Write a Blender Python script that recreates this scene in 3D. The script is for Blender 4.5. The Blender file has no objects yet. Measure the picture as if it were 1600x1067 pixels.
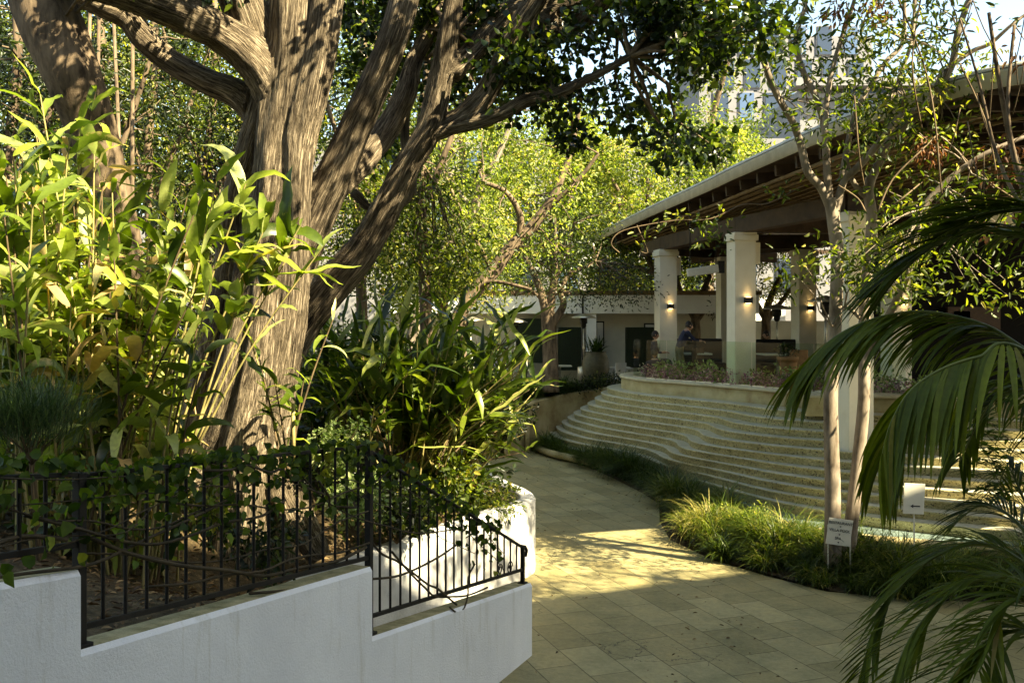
import bpy, bmesh, math, random
import numpy as np
from mathutils import Vector, noise, Matrix

# ------------------------------------------------------------------ camera, sky, sun
scene = bpy.context.scene
F = 1500.0; HZ = 505.0; EYE = 3.5
cam_d = bpy.data.cameras.new("camera"); cam = bpy.data.objects.new("camera", cam_d)
scene.collection.objects.link(cam); scene.camera = cam
cam.location = (0, 0, EYE); cam.rotation_euler = (math.radians(90), 0, 0)
cam_d.sensor_width = 36; cam_d.lens = F/1600*36
cam_d.shift_y = -(533.5-HZ)/1600; cam_d.clip_start = 0.1; cam_d.clip_end = 2000

SUN_EL = math.radians(42); SUN_AZ = (0.829, -0.559)
world = bpy.data.worlds.new("World"); scene.world = world; world.use_nodes = True
wn = world.node_tree.nodes; wl = world.node_tree.links
bg = wn["Background"]; sky = wn.new("ShaderNodeTexSky"); sky.sky_type = 'NISHITA'
sky.sun_disc = False; sky.sun_elevation = SUN_EL
sky.sun_rotation = math.atan2(SUN_AZ[0], SUN_AZ[1])
sky.air_density = 1.0; sky.dust_density = 1.0; sky.ozone_density = 1.0
wl.new(sky.outputs[0], bg.inputs[0]); bg.inputs[1].default_value = 0.095
sun_d = bpy.data.lights.new("sun", 'SUN'); sun_d.energy = 5.0; sun_d.angle = math.radians(0.5)
sun_d.color = (1.0, 0.92, 0.76)
sun = bpy.data.objects.new("sun", sun_d); scene.collection.objects.link(sun)
sv = Vector((SUN_AZ[0]*math.cos(SUN_EL), SUN_AZ[1]*math.cos(SUN_EL), math.sin(SUN_EL)))
sun.rotation_euler = sv.to_track_quat('Z', 'Y').to_euler(); sun.location = (20, -20, 30)
scene.view_settings.view_transform = 'Standard'; scene.view_settings.look = 'None'
scene.view_settings.exposure = 2.36; scene.view_settings.gamma = 1.0
scene.view_settings.use_white_balance = True; scene.view_settings.white_balance_temperature = 7900; scene.view_settings.white_balance_tint = 4
scene.render.engine = 'CYCLES'
scene.cycles.max_bounces = 8; scene.cycles.diffuse_bounces = 3; scene.cycles.glossy_bounces = 3
scene.cycles.transmission_bounces = 6; scene.cycles.transparent_max_bounces = 8
scene.cycles.sample_clamp_indirect = 6

# ------------------------------------------------------------------ helpers
COL = scene.collection
def P(px, py, d):                       # real point seen at a photo position, d metres away
    return Vector(((px-800)/F*d, d, EYE-(py-HZ)*d/F))
def tag(o, label=None, cat=None, group=None, kind=None):
    if label: o['label'] = label
    if cat: o['category'] = cat
    if group: o['group'] = group
    if kind: o['kind'] = kind
    return o
def empty(name, loc, label, cat, group=None):
    o = bpy.data.objects.new(name, None); COL.objects.link(o); o.location = loc
    o.empty_display_size = 0.2
    o['_inv'] = 0; del o['_inv']
    return tag(o, label, cat, group)
def link(name, me, parent=None, label=None):
    o = bpy.data.objects.new(name, me); COL.objects.link(o)
    if parent is not None:
        o.parent = parent; o.matrix_parent_inverse = Matrix.Translation(-Vector(parent.location))
    if label: o['label'] = label
    return o
class MB:
    """collects shapes that become ONE mesh"""
    def __init__(s): s.v = []; s.f = []; s.mi = []; s.sm = []
    def add(s, vs, fs, mi=0, smooth=False):
        b = len(s.v); s.v += [tuple(v) for v in vs]
        for f in fs: s.f.append([b+i for i in f]); s.mi.append(mi); s.sm.append(smooth)
    def box(s, c, size, rz=0, mi=0, tilt=None):
        hx, hy, hz = size[0]/2, size[1]/2, size[2]/2
        M = Matrix.Rotation(rz, 3, 'Z')
        if tilt: M = M @ tilt
        vs = [Vector(c) + M @ Vector((x*hx, y*hy, z*hz)) for x in (-1, 1) for y in (-1, 1) for z in (-1, 1)]
        s.add(vs, [(0,1,3,2),(4,6,7,5),(0,4,5,1),(2,3,7,6),(0,2,6,4),(1,5,7,3)], mi)
    def beam(s, a, b, w, h, mi=0, up=Vector((0,0,1))):
        a = Vector(a); b = Vector(b); t = (b-a).normalized(); sd = t.cross(up).normalized(); u = sd.cross(t)
        vs = []
        for p in (a, b):
            for x, z in ((-1,-1),(1,-1),(1,1),(-1,1)): vs.append(p + sd*x*w/2 + u*z*h/2)
        s.add(vs, [(3,2,1,0),(4,5,6,7),(0,1,5,4),(1,2,6,5),(2,3,7,6),(3,0,4,7)], mi)
    def tube(s, pts, rad, n=8, mi=0, cap=True, flute=None):
        pts = [Vector(p) for p in pts]; rings = []
        if not hasattr(rad, '__len__'): rad = [rad]*len(pts)
        t0 = (pts[1]-pts[0]).normalized()
        ref = Vector((0,0,1)) if abs(t0.z) < .9 else Vector((1,0,0))
        u = t0.cross(ref).normalized()
        for i, p in enumerate(pts):
            t = (pts[min(i+1, len(pts)-1)] - pts[max(i-1, 0)]).normalized()
            u = (u - t*u.dot(t)).normalized(); w = t.cross(u)
            ring = []
            for k in range(n):
                a = 2*math.pi*k/n; r = rad[i]
                if flute: r *= 1 + flute[0]*math.sin(a*flute[1] + i*.3)
                ring.append(p + (u*math.cos(a) + w*math.sin(a))*r)
            rings.append(ring)
        vs = [v for r in rings for v in r]; fs = []
        for i in range(len(pts)-1):
            for k in range(n):
                fs.append((i*n+k, i*n+(k+1) % n, (i+1)*n+(k+1) % n, (i+1)*n+k))
        if cap: fs.append(tuple(reversed(range(n)))); fs.append(tuple((len(pts)-1)*n+k for k in range(n)))
        s.add(vs, fs, mi, True)
    def lathe(s, c, prof, n=20, mi=0):
        vs = []; fs = []
        for r, z in prof:
            for k in range(n):
                a = 2*math.pi*k/n; vs.append((c[0]+r*math.cos(a), c[1]+r*math.sin(a), c[2]+z))
        for i in range(len(prof)-1):
            for k in range(n): fs.append((i*n+k, i*n+(k+1) % n, (i+1)*n+(k+1) % n, (i+1)*n+k))
        fs.append(tuple(reversed(range(n)))); fs.append(tuple((len(prof)-1)*n+k for k in range(n)))
        s.add(vs, fs, mi, True)
    def prism(s, poly, z0, z1, mi=0):       # poly: xy list (ccw), z1 may be a list of heights
        n = len(poly)
        za = z0 if hasattr(z0, '__len__') else [z0]*n
        zb = z1 if hasattr(z1, '__len__') else [z1]*n
        vs = [(x, y, z) for (x, y), z in zip(poly, za)] + [(x, y, z) for (x, y), z in zip(poly, zb)]
        fs = [tuple(reversed(range(n))), tuple(range(n, 2*n))] + [(i, (i+1) % n, n+(i+1) % n, n+i) for i in range(n)]
        s.add(vs, fs, mi)
    def build(s, name, mats, parent=None, label=None, bevel=0):
        me = bpy.data.meshes.new(name); me.from_pydata(s.v, [], s.f)
        for m in (mats if isinstance(mats, (list, tuple)) else [mats]): me.materials.append(m)
        me.polygons.foreach_set('material_index', s.mi); me.polygons.foreach_set('use_smooth', s.sm)
        me.update()
        o = link(name, me, parent, label)
        if bevel:
            b = o.modifiers.new('bevel', 'BEVEL'); b.width = bevel; b.segments = 2; b.limit_method = 'ANGLE'
        return o

def spline(pts, rad=None, sub=5):
    """Catmull-Rom through points (with radii)"""
    pts = [Vector(p) for p in pts]; n = len(pts); out = []; ro = []
    for i in range(n-1):
        p0 = pts[max(i-1, 0)]; p1 = pts[i]; p2 = pts[i+1]; p3 = pts[min(i+2, n-1)]
        for k in range(sub):
            t = k/sub
            out.append(0.5*((2*p1) + (p2-p0)*t + (2*p0-5*p1+4*p2-p3)*t*t + (3*p1-p0-3*p2+p3)*t**3))
            if rad: ro.append(rad[i]*(1-t) + rad[i+1]*t)
    out.append(pts[-1])
    if rad: ro.append(rad[-1]); return out, ro
    return out

# ---- leaves in bulk
def np_mesh(name, V, Q, rnd, mat, parent=None, smooth=False, k=4, label=None):
    me = bpy.data.meshes.new(name)
    nv = len(V); nf = len(Q)
    me.vertices.add(nv); me.vertices.foreach_set('co', V.astype(np.float32).ravel())
    me.loops.add(nf*k); me.loops.foreach_set('vertex_index', Q.astype(np.int32).ravel())
    me.polygons.add(nf); me.polygons.foreach_set('loop_start', np.arange(nf, dtype=np.int32)*k)
    if smooth: me.polygons.foreach_set('use_smooth', np.ones(nf, dtype=bool))
    at = me.attributes.new('rnd', 'FLOAT', 'POINT'); at.data.foreach_set('value', rnd.astype(np.float32))
    me.materials.append(mat); me.update(calc_edges=True)
    return link(name, me, parent, label)
def nrm(a): return a/np.maximum(np.linalg.norm(a, axis=1, keepdims=True), 1e-9)
T_OVAL = (np.array([(0,0,0),(.3,-.42,.12),(.68,-.36,.1),(1,0,-.08),(.68,.36,.1),(.3,.42,.12)]), [(0,1,2,3),(0,3,4,5)])
T_HEART = (np.array([(0,0,0),(.12,-.5,.08),(.55,-.42,.1),(1,0,-.15),(.55,.42,.1),(.12,.5,.08)]), [(0,1,2,3),(0,3,4,5)])
T_DIA = (np.array([(0,0,0),(.45,-.5,.12),(1,0,0),(.45,.5,.12)]), [(0,1,2,3)])
def leafset(C, A, N, L, W, tmpl):
    tv, tf = tmpl
    A = nrm(A); N = nrm(N - A*(A*N).sum(1, keepdims=True)); B = np.cross(N, A)
    V = (C[:, None, :] + A[:, None, :]*(tv[None, :, 0:1]*L[:, None, None]) + B[:, None, :]*(tv[None, :, 1:2]*W[:, None, None])
         + N[:, None, :]*(tv[None, :, 2:3]*L[:, None, None]))
    nt = len(tv); Q = (np.arange(len(C))[:, None, None]*nt + np.array(tf)[None]).reshape(-1, 4)
    return V.reshape(-1, 3), Q, nt
def blades(B, head, th0, droop, L, W, fold=.3, nu=6, roll=None, prof='lance', wav=0.0, rng=None):
    """B base points; head heading angle; th0 start elevation; droop total bend"""
    n = len(B); u = np.linspace(0, 1, nu)
    if prof == 'lance': w = np.sin(np.pi*np.clip(u, 0, 1)**.75)**.8; w[0] = .12; w[-1] = 0.02
    elif prof == 'grass': w = 1-u**2*.95; w[-1] = .04
    else: w = np.minimum(1, 4*u+.25)*(1-u**3*.95)
    h = np.stack([np.cos(head), np.sin(head), np.zeros(n)], 1); s = np.stack([-np.sin(head), np.cos(head), np.zeros(n)], 1)
    z = np.array([0, 0, 1.])
    pos = B.copy(); V = np.zeros((n, nu, 3, 3)); step = L/(nu-1)
    for i in range(nu):
        th = th0 - droop*u[i]**1.3
        if wav and rng is not None: th = th + rng.normal(0, wav, n)
        d = np.cos(th)[:, None]*h + np.sin(th)[:, None]*z; nn = -np.sin(th)[:, None]*h + np.cos(th)[:, None]*z
        if roll is not None:
            cr = np.cos(roll)[:, None]; sr = np.sin(roll)[:, None]; sd = s*cr + nn*sr; nn = nn*cr - s*sr
        else: sd = s
        ww = (W*w[i]/2)[:, None]
        V[:, i, 0] = pos - sd*ww*math.cos(fold) + nn*ww*math.sin(fold); V[:, i, 1] = pos
        V[:, i, 2] = pos + sd*ww*math.cos(fold) + nn*ww*math.sin(fold)
        pos = pos + d*step[:, None]
    q = []
    for i in range(nu-1):
        for j in (0, 1): q.append((i*3+j, i*3+j+1, (i+1)*3+j+1, (i+1)*3+j))
    Q = (np.arange(n)[:, None, None]*(nu*3) + np.array(q)[None]).reshape(-1, 4)
    return V.reshape(-1, 3), Q, nu*3

# ------------------------------------------------------------------ materials
def mat(name):
    m = bpy.data.materials.new(name); m.use_nodes = True; nt = m.node_tree
    return m, nt.nodes, nt.links, nt.nodes['Principled BSDF']
def ramp(nodes, stops):
    r = nodes.new('ShaderNodeValToRGB'); e = r.color_ramp.elements
    while len(e) < len(stops): e.new(.5)
    for el, (p, c) in zip(e, stops): el.position = p; el.color = (*c, 1)
    return r
def noise_n(nodes, links, scale, detail=6, rough=.6, vec=None, mapscale=None):
    t = nodes.new('ShaderNodeTexNoise'); t.inputs['Scale'].default_value = scale
    t.inputs['Detail'].default_value = detail; t.inputs['Roughness'].default_value = rough
    if vec is None: tc = nodes.new('ShaderNodeTexCoord'); vec = tc.outputs['Object']
    if mapscale:
        mp = nodes.new('ShaderNodeMapping'); mp.inputs['Scale'].default_value = mapscale
        links.new(vec, mp.inputs[0]); vec = mp.outputs[0]
    links.new(vec, t.inputs['Vector']); return t
def bump(nodes, links, b, height, strength, dist=.02):
    bp = nodes.new('ShaderNodeBump'); bp.inputs['Strength'].default_value = strength; bp.inputs['Distance'].default_value = dist
    links.new(height, bp.inputs['Height']); links.new(bp.outputs[0], b.inputs['Normal']); return bp
def rough_mat(name, c1, c2, scale=3, rough=.8, bstr=.4, bscale=40, bdist=.01, mid=None, mapscale=None, metal=0, spec=.3):
    m, n, l, b = mat(name)
    t = noise_n(n, l, scale, 8, .65, mapscale=mapscale)
    r = ramp(n, [(.32, c1), (.68, c2)] if mid is None else [(.3, c1), (.5, mid), (.7, c2)])
    l.new(t.outputs[0], r.inputs[0]); l.new(r.outputs[0], b.inputs['Base Color'])
    b.inputs['Roughness'].default_value = rough; b.inputs['Metallic'].default_value = metal
    b.inputs['Specular IOR Level'].default_value = spec
    if bstr:
        t2 = noise_n(n, l, bscale, 5, .6); bump(n, l, b, t2.outputs[0], bstr, bdist)
    return m
def leaf_mat(name, stops, rough=.4, trans=.35, tcol=None, spec=.4, blotch=False):
    m, n, l, b = mat(name)
    a = n.new('ShaderNodeAttribute'); a.attribute_name = 'rnd'
    r = ramp(n, stops); l.new(a.outputs['Fac'], r.inputs[0])
    t = noise_n(n, l, 30, 3, .5); mx = n.new('ShaderNodeMix'); mx.data_type = 'RGBA'; mx.blend_type = 'MULTIPLY'
    rr = ramp(n, [(.3, (.75, .75, .7)), (.7, (1.1, 1.1, 1.05))]); l.new(t.outputs[0], rr.inputs[0])
    mx.inputs['Factor'].default_value = .8; l.new(r.outputs[0], mx.inputs['A']); l.new(rr.outputs[0], mx.inputs['B'])
    if blotch:      # browned, bleached patches
        tb = noise_n(n, l, 5, 5, .7); rb = ramp(n, [(.60, (0, 0, 0)), (.68, (1, 1, 1))]); l.new(tb.outputs[0], rb.inputs[0]); mo = mx
        mx = n.new('ShaderNodeMix'); mx.data_type = 'RGBA'; l.new(rb.outputs[0], mx.inputs['Factor']); l.new(mo.outputs['Result'], mx.inputs['A']); mx.inputs['B'].default_value = (.36, .29, .11, 1)
    l.new(mx.outputs['Result'], b.inputs['Base Color']); b.inputs['Roughness'].default_value = rough
    b.inputs['Specular IOR Level'].default_value = spec
    tr = n.new('ShaderNodeBsdfTranslucent'); g = n.new('ShaderNodeMix'); g.data_type = 'RGBA'; g.blend_type = 'MULTIPLY'
    g.inputs['Factor'].default_value = 1; l.new(mx.outputs['Result'], g.inputs['A']); g.inputs['B'].default_value = (*(tcol or (2.0, 2.1, .9)), 1)
    l.new(g.outputs['Result'], tr.inputs['Color'])
    ms = n.new('ShaderNodeMixShader'); ms.inputs[0].default_value = trans
    l.new(b.outputs[0], ms.inputs[1]); l.new(tr.outputs[0], ms.inputs[2]); l.new(ms.outputs[0], n['Material Output'].inputs[0])
    return m

def bark_mat(name, dark, light, scale=1.0, bstr=1.0, stretch=True, patches=None):
    m, n, l, b = mat(name)
    if stretch:
        a = n.new('ShaderNodeAttribute'); a.attribute_name = 'bark'; vec = a.outputs['Vector']
    else: vec = n.new('ShaderNodeTexCoord').outputs['Object']
    t = noise_n(n, l, 9*scale, 9, .68, vec=vec, mapscale=None if stretch else (1, 1, .25))
    t2 = noise_n(n, l, 2.2, 4, .6)
    mxx = n.new('ShaderNodeMath'); mxx.operation = 'ADD'; l.new(t.outputs[0], mxx.inputs[0])
    ml = n.new('ShaderNodeMath'); ml.operation = 'MULTIPLY'; ml.inputs[1].default_value = .5; l.new(t2.outputs[0], ml.inputs[0]); l.new(ml.outputs[0], mxx.inputs[1])
    r = ramp(n, [(.56, dark), (.74, tuple((x+y)/2 for x, y in zip(dark, light))), (.95, light)])
    l.new(mxx.outputs[0], r.inputs[0]); l.new(r.outputs[0], b.inputs['Base Color'])
    if stretch:      # dark fissures between the ridges
        tf = noise_n(n, l, 13*scale, 5, .55, vec=vec); sb = n.new('ShaderNodeMath'); sb.operation = 'SUBTRACT'; sb.inputs[1].default_value = .5; l.new(tf.outputs[0], sb.inputs[0])
        ab = n.new('ShaderNodeMath'); ab.operation = 'ABSOLUTE'; l.new(sb.outputs[0], ab.inputs[0])
        fr_ = ramp(n, [(.0, (.22, .18, .13)), (.035, (.7, .68, .62)), (.09, (1.1, 1.1, 1.08))]); l.new(ab.outputs[0], fr_.inputs[0])
        mf = n.new('ShaderNodeMix'); mf.data_type = 'RGBA'; mf.blend_type = 'MULTIPLY'; mf.inputs['Factor'].default_value = .9
        l.new(r.outputs[0], mf.inputs['A']); l.new(fr_.outputs[0], mf.inputs['B']); l.new(mf.outputs['Result'], b.inputs['Base Color'])
    b.inputs['Roughness'].default_value = .85; b.inputs['Specular IOR Level'].default_value = .2
    t3 = noise_n(n, l, 26*scale, 8, .7, vec=vec, mapscale=None if stretch else (1, 1, .3))
    ad = n.new('ShaderNodeMath'); ad.operation = 'ADD'; l.new(t.outputs[0], ad.inputs[0])
    m2 = n.new('ShaderNodeMath'); m2.operation = 'MULTIPLY'; m2.inputs[1].default_value = .5
    l.new(t3.outputs[0], m2.inputs[0]); l.new(m2.outputs[0], ad.inputs[1])
    if stretch:
        mn = n.new('ShaderNodeMath'); mn.operation = 'MINIMUM'; mn.inputs[1].default_value = .10; l.new(ab.outputs[0], mn.inputs[0])
        m4 = n.new('ShaderNodeMath'); m4.operation = 'MULTIPLY_ADD'; m4.inputs[1].default_value = 7; l.new(mn.outputs[0], m4.inputs[0]); l.new(ad.outputs[0], m4.inputs[2])
        bump(n, l, b, m4.outputs[0], bstr, .03)
    else: bump(n, l, b, ad.outputs[0], bstr, .012)
    return m

M = {}
# stucco with grime near the top edge and drips
m, n, l, b = mat('white_stucco')
t = noise_n(n, l, 1.6, 8, .7); r = ramp(n, [(.3, (.70, .70, .70)), (.7, (.82, .82, .81))]); l.new(t.outputs[0], r.inputs[0])
t4 = noise_n(n, l, 5, 8, .75, mapscale=(1.4, 1.4, .14)); r4 = ramp(n, [(.55, (1, 1, 1)), (.72, (.74, .71, .62))]); l.new(t4.outputs[0], r4.inputs[0])
mx = n.new('ShaderNodeMix'); mx.data_type = 'RGBA'; mx.blend_type = 'MULTIPLY'; mx.inputs['Factor'].default_value = .8
l.new(r.outputs[0], mx.inputs['A']); l.new(r4.outputs[0], mx.inputs['B']); l.new(mx.outputs['Result'], b.inputs['Base Color'])
b.inputs['Roughness'].default_value = .9; b.inputs['Specular IOR Level'].default_value = .2
t2 = noise_n(n, l, 60, 5, .7); bump(n, l, b, t2.outputs[0], .55, .012); M['stucco'] = m
M['stucco_top'] = rough_mat('weathered_coping', (.16, .14, .06), (.42, .36, .2), 7, .9, .8, 60, .01)
M['iron'] = rough_mat('black_iron', (.007, .006, .005), (.018, .015, .012), 12, .6, .3, 80, .003, spec=.2)
M['soil'] = rough_mat('garden_soil', (.025, .018, .008), (.17, .12, .06), 9, .95, 1, 30, .05, mid=(.075, .052, .022))
M['cream'] = rough_mat('cream_column_paint', (.66, .60, .46), (.76, .70, .56), 2, .75, .2, 60, .004)
M['wood'] = rough_mat('dark_stained_wood', (.03, .017, .009), (.075, .042, .022), 4, .7, .5, 30, .006, mapscale=(1, 1, 1))
M['slat'] = rough_mat('brown_slats', (.12, .075, .035), (.24, .16, .075), 5, .7, .3, 30, .004)
M['fascia'] = rough_mat('pale_fascia', (.42, .40, .33), (.6, .57, .48), 3, .6, .3, 30, .004)
M['limestone'] = rough_mat('limestone_wall', (.25, .17, .07), (.52, .43, .24), 1.8, .85, .7, 22, .015, mid=(.42, .34, .16))
M['cap'] = rough_mat('stone_coping', (.42, .36, .22), (.58, .52, .36), 3, .7, .3, 40, .004)
M['terrace'] = rough_mat('terrace_paving', (.2, .17, .1), (.3, .26, .17), 2, .7, .3, 20, .004)
M['hedge_dark'] = rough_mat('clipped_hedge', (.004, .008, .003), (.016, .028, .010), 30, .8, 1, 60, .04)
M['steel'] = rough_mat('brushed_steel', (.35, .32, .26), (.6, .56, .46), 6, .35, .1, 40, .002, metal=.8)
M['terracotta'] = rough_mat('terracotta', (.28, .12, .06), (.42, .2, .1), 6, .8, .3, 40, .004)
M['urn'] = rough_mat('olive_glazed_clay', (.05, .045, .02), (.12, .10, .05), 6, .5, .3, 20, .004)
M['white_wall'] = rough_mat('white_render', (.72, .72, .70), (.82, .81, .78), 1.5, .9, .3, 30, .01)
M['beige_wall'] = rough_mat('beige_render', (.50, .48, .38), (.60, .57, .46), 1.5, .9, .3, 30, .01)
M['hotel'] = rough_mat('hotel_concrete', (.15, .15, .16), (.20, .195, .20), .4, .8, 0)
M['pale_render'] = rough_mat('pale_render', (.17, .17, .175), (.23, .225, .22), .6, .9, 0)
M['planter'] = rough_mat('planter_stucco', (.34, .33, .30), (.56, .55, .52), 3, .9, .9, 55, .012, mid=(.48, .47, .44))
M['black'] = rough_mat('painted_shade_black', (.003, .0025, .002), (.006, .005, .004), 3, .8, 0, spec=.1)  # interior shade put into the wall colour under the pavilion roof
M['dark'] = rough_mat('dark_metal', (.01, .009, .008), (.02, .018, .015), 8, .5, 0)
M['signboard'] = rough_mat('sign_white', (.62, .60, .48), (.7, .67, .55), 4, .5, 0)
M['ink'] = rough_mat('sign_ink', (.03, .028, .03), (.04, .038, .04), 4, .6, 0)
M['copper'] = rough_mat('copper', (.35, .13, .05), (.5, .22, .1), 8, .5, .2, 30, .002, metal=.3)
M['cane'] = rough_mat('pale_canes', (.14, .14, .04), (.42, .32, .13), 5, .6, .3, 40, .004)
M['dry'] = rough_mat('dry_stem', (.06, .04, .02), (.16, .11, .055), 5, .8, .3, 40, .004)
M['vinestem'] = rough_mat('vine_stem', (.02, .016, .008), (.07, .05, .025), 8, .8, .5, 60, .004)
for nm, c in (('window_blue', (.06, .10, .18)), ('window_dark', (.02, .03, .05))):
    m, n, l, b = mat(nm); b.inputs['Base Color'].default_value = (*c, 1); b.inputs['Roughness'].default_value = .12
    b.inputs['Specular IOR Level'].default_value = .8; M[nm] = m
m, n, l, b = mat('clear_glass'); b.inputs['Base Color'].default_value = (.85, .93, .86, 1); b.inputs['Roughness'].default_value = .02
g = n.new('ShaderNodeBsdfTransparent'); g.inputs[0].default_value = (.86, .92, .86, 1); fr = n.new('ShaderNodeFresnel'); fr.inputs[0].default_value = 1.45
gl = n.new('ShaderNodeBsdfGlossy'); gl.inputs['Roughness'].default_value = .02; ms = n.new('ShaderNodeMixShader')
ms.inputs[0].default_value = .03; l.new(g.outputs[0], ms.inputs[1]); l.new(gl.outputs[0], ms.inputs[2]); l.new(ms.outputs[0], n['Material Output'].inputs[0]); M['glass'] = m
# bark
M['bark_big'] = bark_mat('furrowed_bark', (.028, .018, .009), (.42, .335, .23), 3.2, 1.0)
M['bark_dark'] = bark_mat('dark_bark', (.03, .02, .012), (.22, .16, .10), 1.2, .8, stretch=False)
M['bark_pale'] = bark_mat('smooth_pale_bark', (.10, .075, .05), (.34, .28, .21), .8, .5, stretch=False)
# leaves
G = {}
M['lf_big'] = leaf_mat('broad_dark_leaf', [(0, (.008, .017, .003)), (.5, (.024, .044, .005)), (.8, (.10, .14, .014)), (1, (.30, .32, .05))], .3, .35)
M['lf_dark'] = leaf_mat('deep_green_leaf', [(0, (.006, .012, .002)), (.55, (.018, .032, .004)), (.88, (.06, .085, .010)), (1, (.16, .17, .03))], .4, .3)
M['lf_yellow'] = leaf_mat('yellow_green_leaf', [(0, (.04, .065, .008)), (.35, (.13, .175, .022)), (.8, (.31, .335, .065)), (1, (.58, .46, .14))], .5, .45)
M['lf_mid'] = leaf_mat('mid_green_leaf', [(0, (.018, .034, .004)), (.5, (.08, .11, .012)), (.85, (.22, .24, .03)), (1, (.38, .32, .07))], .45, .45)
M['lf_ginger'] = leaf_mat('ginger_leaf', [(0, (.018, .036, .004)), (.35, (.075, .115, .010)), (.62, (.21, .27, .045)), (.88, (.48, .51, .20)), (1, (.45, .30, .14))], .36, .38, spec=.45, blotch=True)
M['lf_ginger_dark'] = leaf_mat('dark_ginger_leaf', [(0, (.012, .026, .003)), (.5, (.05, .085, .008)), (.8, (.18, .23, .025)), (1, (.45, .45, .14))], .34, .35, spec=.45, blotch=True)
M['lf_palm'] = leaf_mat('palm_leaflet', [(0, (.028, .042, .003)), (.6, (.085, .105, .008)), (.92, (.16, .17, .016)), (1, (.2, .15, .04))], .5, .3, spec=.16)
M['lf_grass'] = leaf_mat('strap_grass', [(0, (.022, .042, .005)), (.6, (.06, .09, .010)), (.9, (.16, .19, .025)), (1, (.30, .26, .09))], .4, .3)
M['lf_vine'] = leaf_mat('vine_leaf', [(0, (.014, .030, .004)), (.6, (.045, .075, .008)), (.9, (.10, .14, .014)), (1, (.2, .2, .03))], .5, .4, spec=.18)
M['lf_pale'] = leaf_mat('pale_variegated_leaf', [(0, (.10, .16, .04)), (.5, (.25, .32, .12)), (1, (.48, .5, .28))], .45, .3)
M['lf_litter'] = leaf_mat('dry_litter', [(0, (.06, .03, .012)), (.5, (.16, .09, .035)), (1, (.34, .22, .10))], .7, .1, (1, 1, 1))
M['lf_brown'] = leaf_mat('rust_leaf', [(0, (.10, .04, .015)), (.6, (.26, .12, .04)), (1, (.42, .25, .09))], .6, .3, (1.6, 1.2, .8))
M['lf_needle'] = leaf_mat('needle_green', [(0, (.02, .04, .015)), (.6, (.05, .09, .03)), (1, (.12, .17, .06))], .5, .15)
M['lf_purple'] = leaf_mat('purple_flower', [(0, (.20, .08, .12)), (.5, (.5, .26, .34)), (.8, (.75, .5, .52)), (1, (.8, .72, .55))], .6, .3, (1.5, 1.2, 1.3))

# pavers
m, n, l, b = mat('stone_pavers')
tc = n.new('ShaderNodeTexCoord'); mp = n.new('ShaderNodeMapping')
mp.inputs['Rotation'].default_value = (0, 0, -math.atan2(.94, -.34))
mp.vector_type = 'POINT'; l.new(tc.outputs['Object'], mp.inputs[0])
wob = noise_n(n, l, .9, 3, .5); va = n.new('ShaderNodeMix'); va.data_type = 'RGBA'; va.blend_type = 'LINEAR_LIGHT'; va.inputs['Factor'].default_value = .015
l.new(mp.outputs[0], va.inputs['A']); l.new(wob.outputs['Color'], va.inputs['B'])
bk = n.new('ShaderNodeTexBrick'); bk.inputs['Scale'].default_value = 1; bk.inputs['Brick Width'].default_value = .82; bk.inputs['Row Height'].default_value = .44
bk.inputs['Mortar Size'].default_value = .006; bk.inputs['Mortar Smooth'].default_value = .4; bk.offset = .43; bk.inputs['Bias'].default_value = 0
bk.inputs['Color1'].default_value = (.245, .208, .098, 1); bk.inputs['Color2'].default_value = (.345, .300, .158, 1); bk.inputs['Mortar'].default_value = (.09, .075, .03, 1)
l.new(va.outputs['Result'], bk.inputs['Vector'])
t = noise_n(n, l, 1.4, 9, .7); r = ramp(n, [(.3, (.62, .66, .58)), (.5, (.95, .95, .9)), (.7, (1.2, 1.12, .98))]); l.new(t.outputs[0], r.inputs[0])
mx = n.new('ShaderNodeMix'); mx.data_type = 'RGBA'; mx.blend_type = 'MULTIPLY'; mx.inputs['Factor'].default_value = 1; l.new(bk.outputs['Color'], mx.inputs['A']); l.new(r.outputs[0], mx.inputs['B'])
t5 = noise_n(n, l, 14, 8, .75); r5 = ramp(n, [(.35, (.75, .74, .7)), (.6, (1.1, 1.1, 1.08))]); l.new(t5.outputs[0], r5.inputs[0])
mx2 = n.new('ShaderNodeMix'); mx2.data_type = 'RGBA'; mx2.blend_type = 'MULTIPLY'; mx2.inputs['Factor'].default_value = .7; l.new(mx.outputs['Result'], mx2.inputs['A']); l.new(r5.outputs[0], mx2.inputs['B'])
# fine cracks
vo = n.new('ShaderNodeTexVoronoi'); vo.feature = 'DISTANCE_TO_EDGE'; vo.inputs['Scale'].default_value = 1.7
wv = noise_n(n, l, 3.5, 6, .65); vb = n.new('ShaderNodeMix'); vb.data_type = 'RGBA'; vb.blend_type = 'LINEAR_LIGHT'; vb.inputs['Factor'].default_value = .18
l.new(tc.outputs['Object'], vb.inputs['A']); l.new(wv.outputs['Color'], vb.inputs['B']); l.new(vb.outputs['Result'], vo.inputs['Vector'])
lt = n.new('ShaderNodeMath'); lt.operation = 'LESS_THAN'; lt.inputs[1].default_value = .006; l.new(vo.outputs['Distance'], lt.inputs[0])
ms_ = noise_n(n, l, .55, 2, .5); gt = n.new('ShaderNodeMath'); gt.operation = 'GREATER_THAN'; gt.inputs[1].default_value = .60; l.new(ms_.outputs[0], gt.inputs[0])
mm = n.new('ShaderNodeMath'); mm.operation = 'MULTIPLY'; l.new(lt.outputs[0], mm.inputs[0]); l.new(gt.outputs[0], mm.inputs[1])
m3 = n.new('ShaderNodeMix'); m3.data_type = 'RGBA'; l.new(mm.outputs[0], m3.inputs['Factor']); l.new(mx2.outputs['Result'], m3.inputs['A']); m3.inputs['B'].default_value = (.05, .04, .02, 1)
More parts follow.
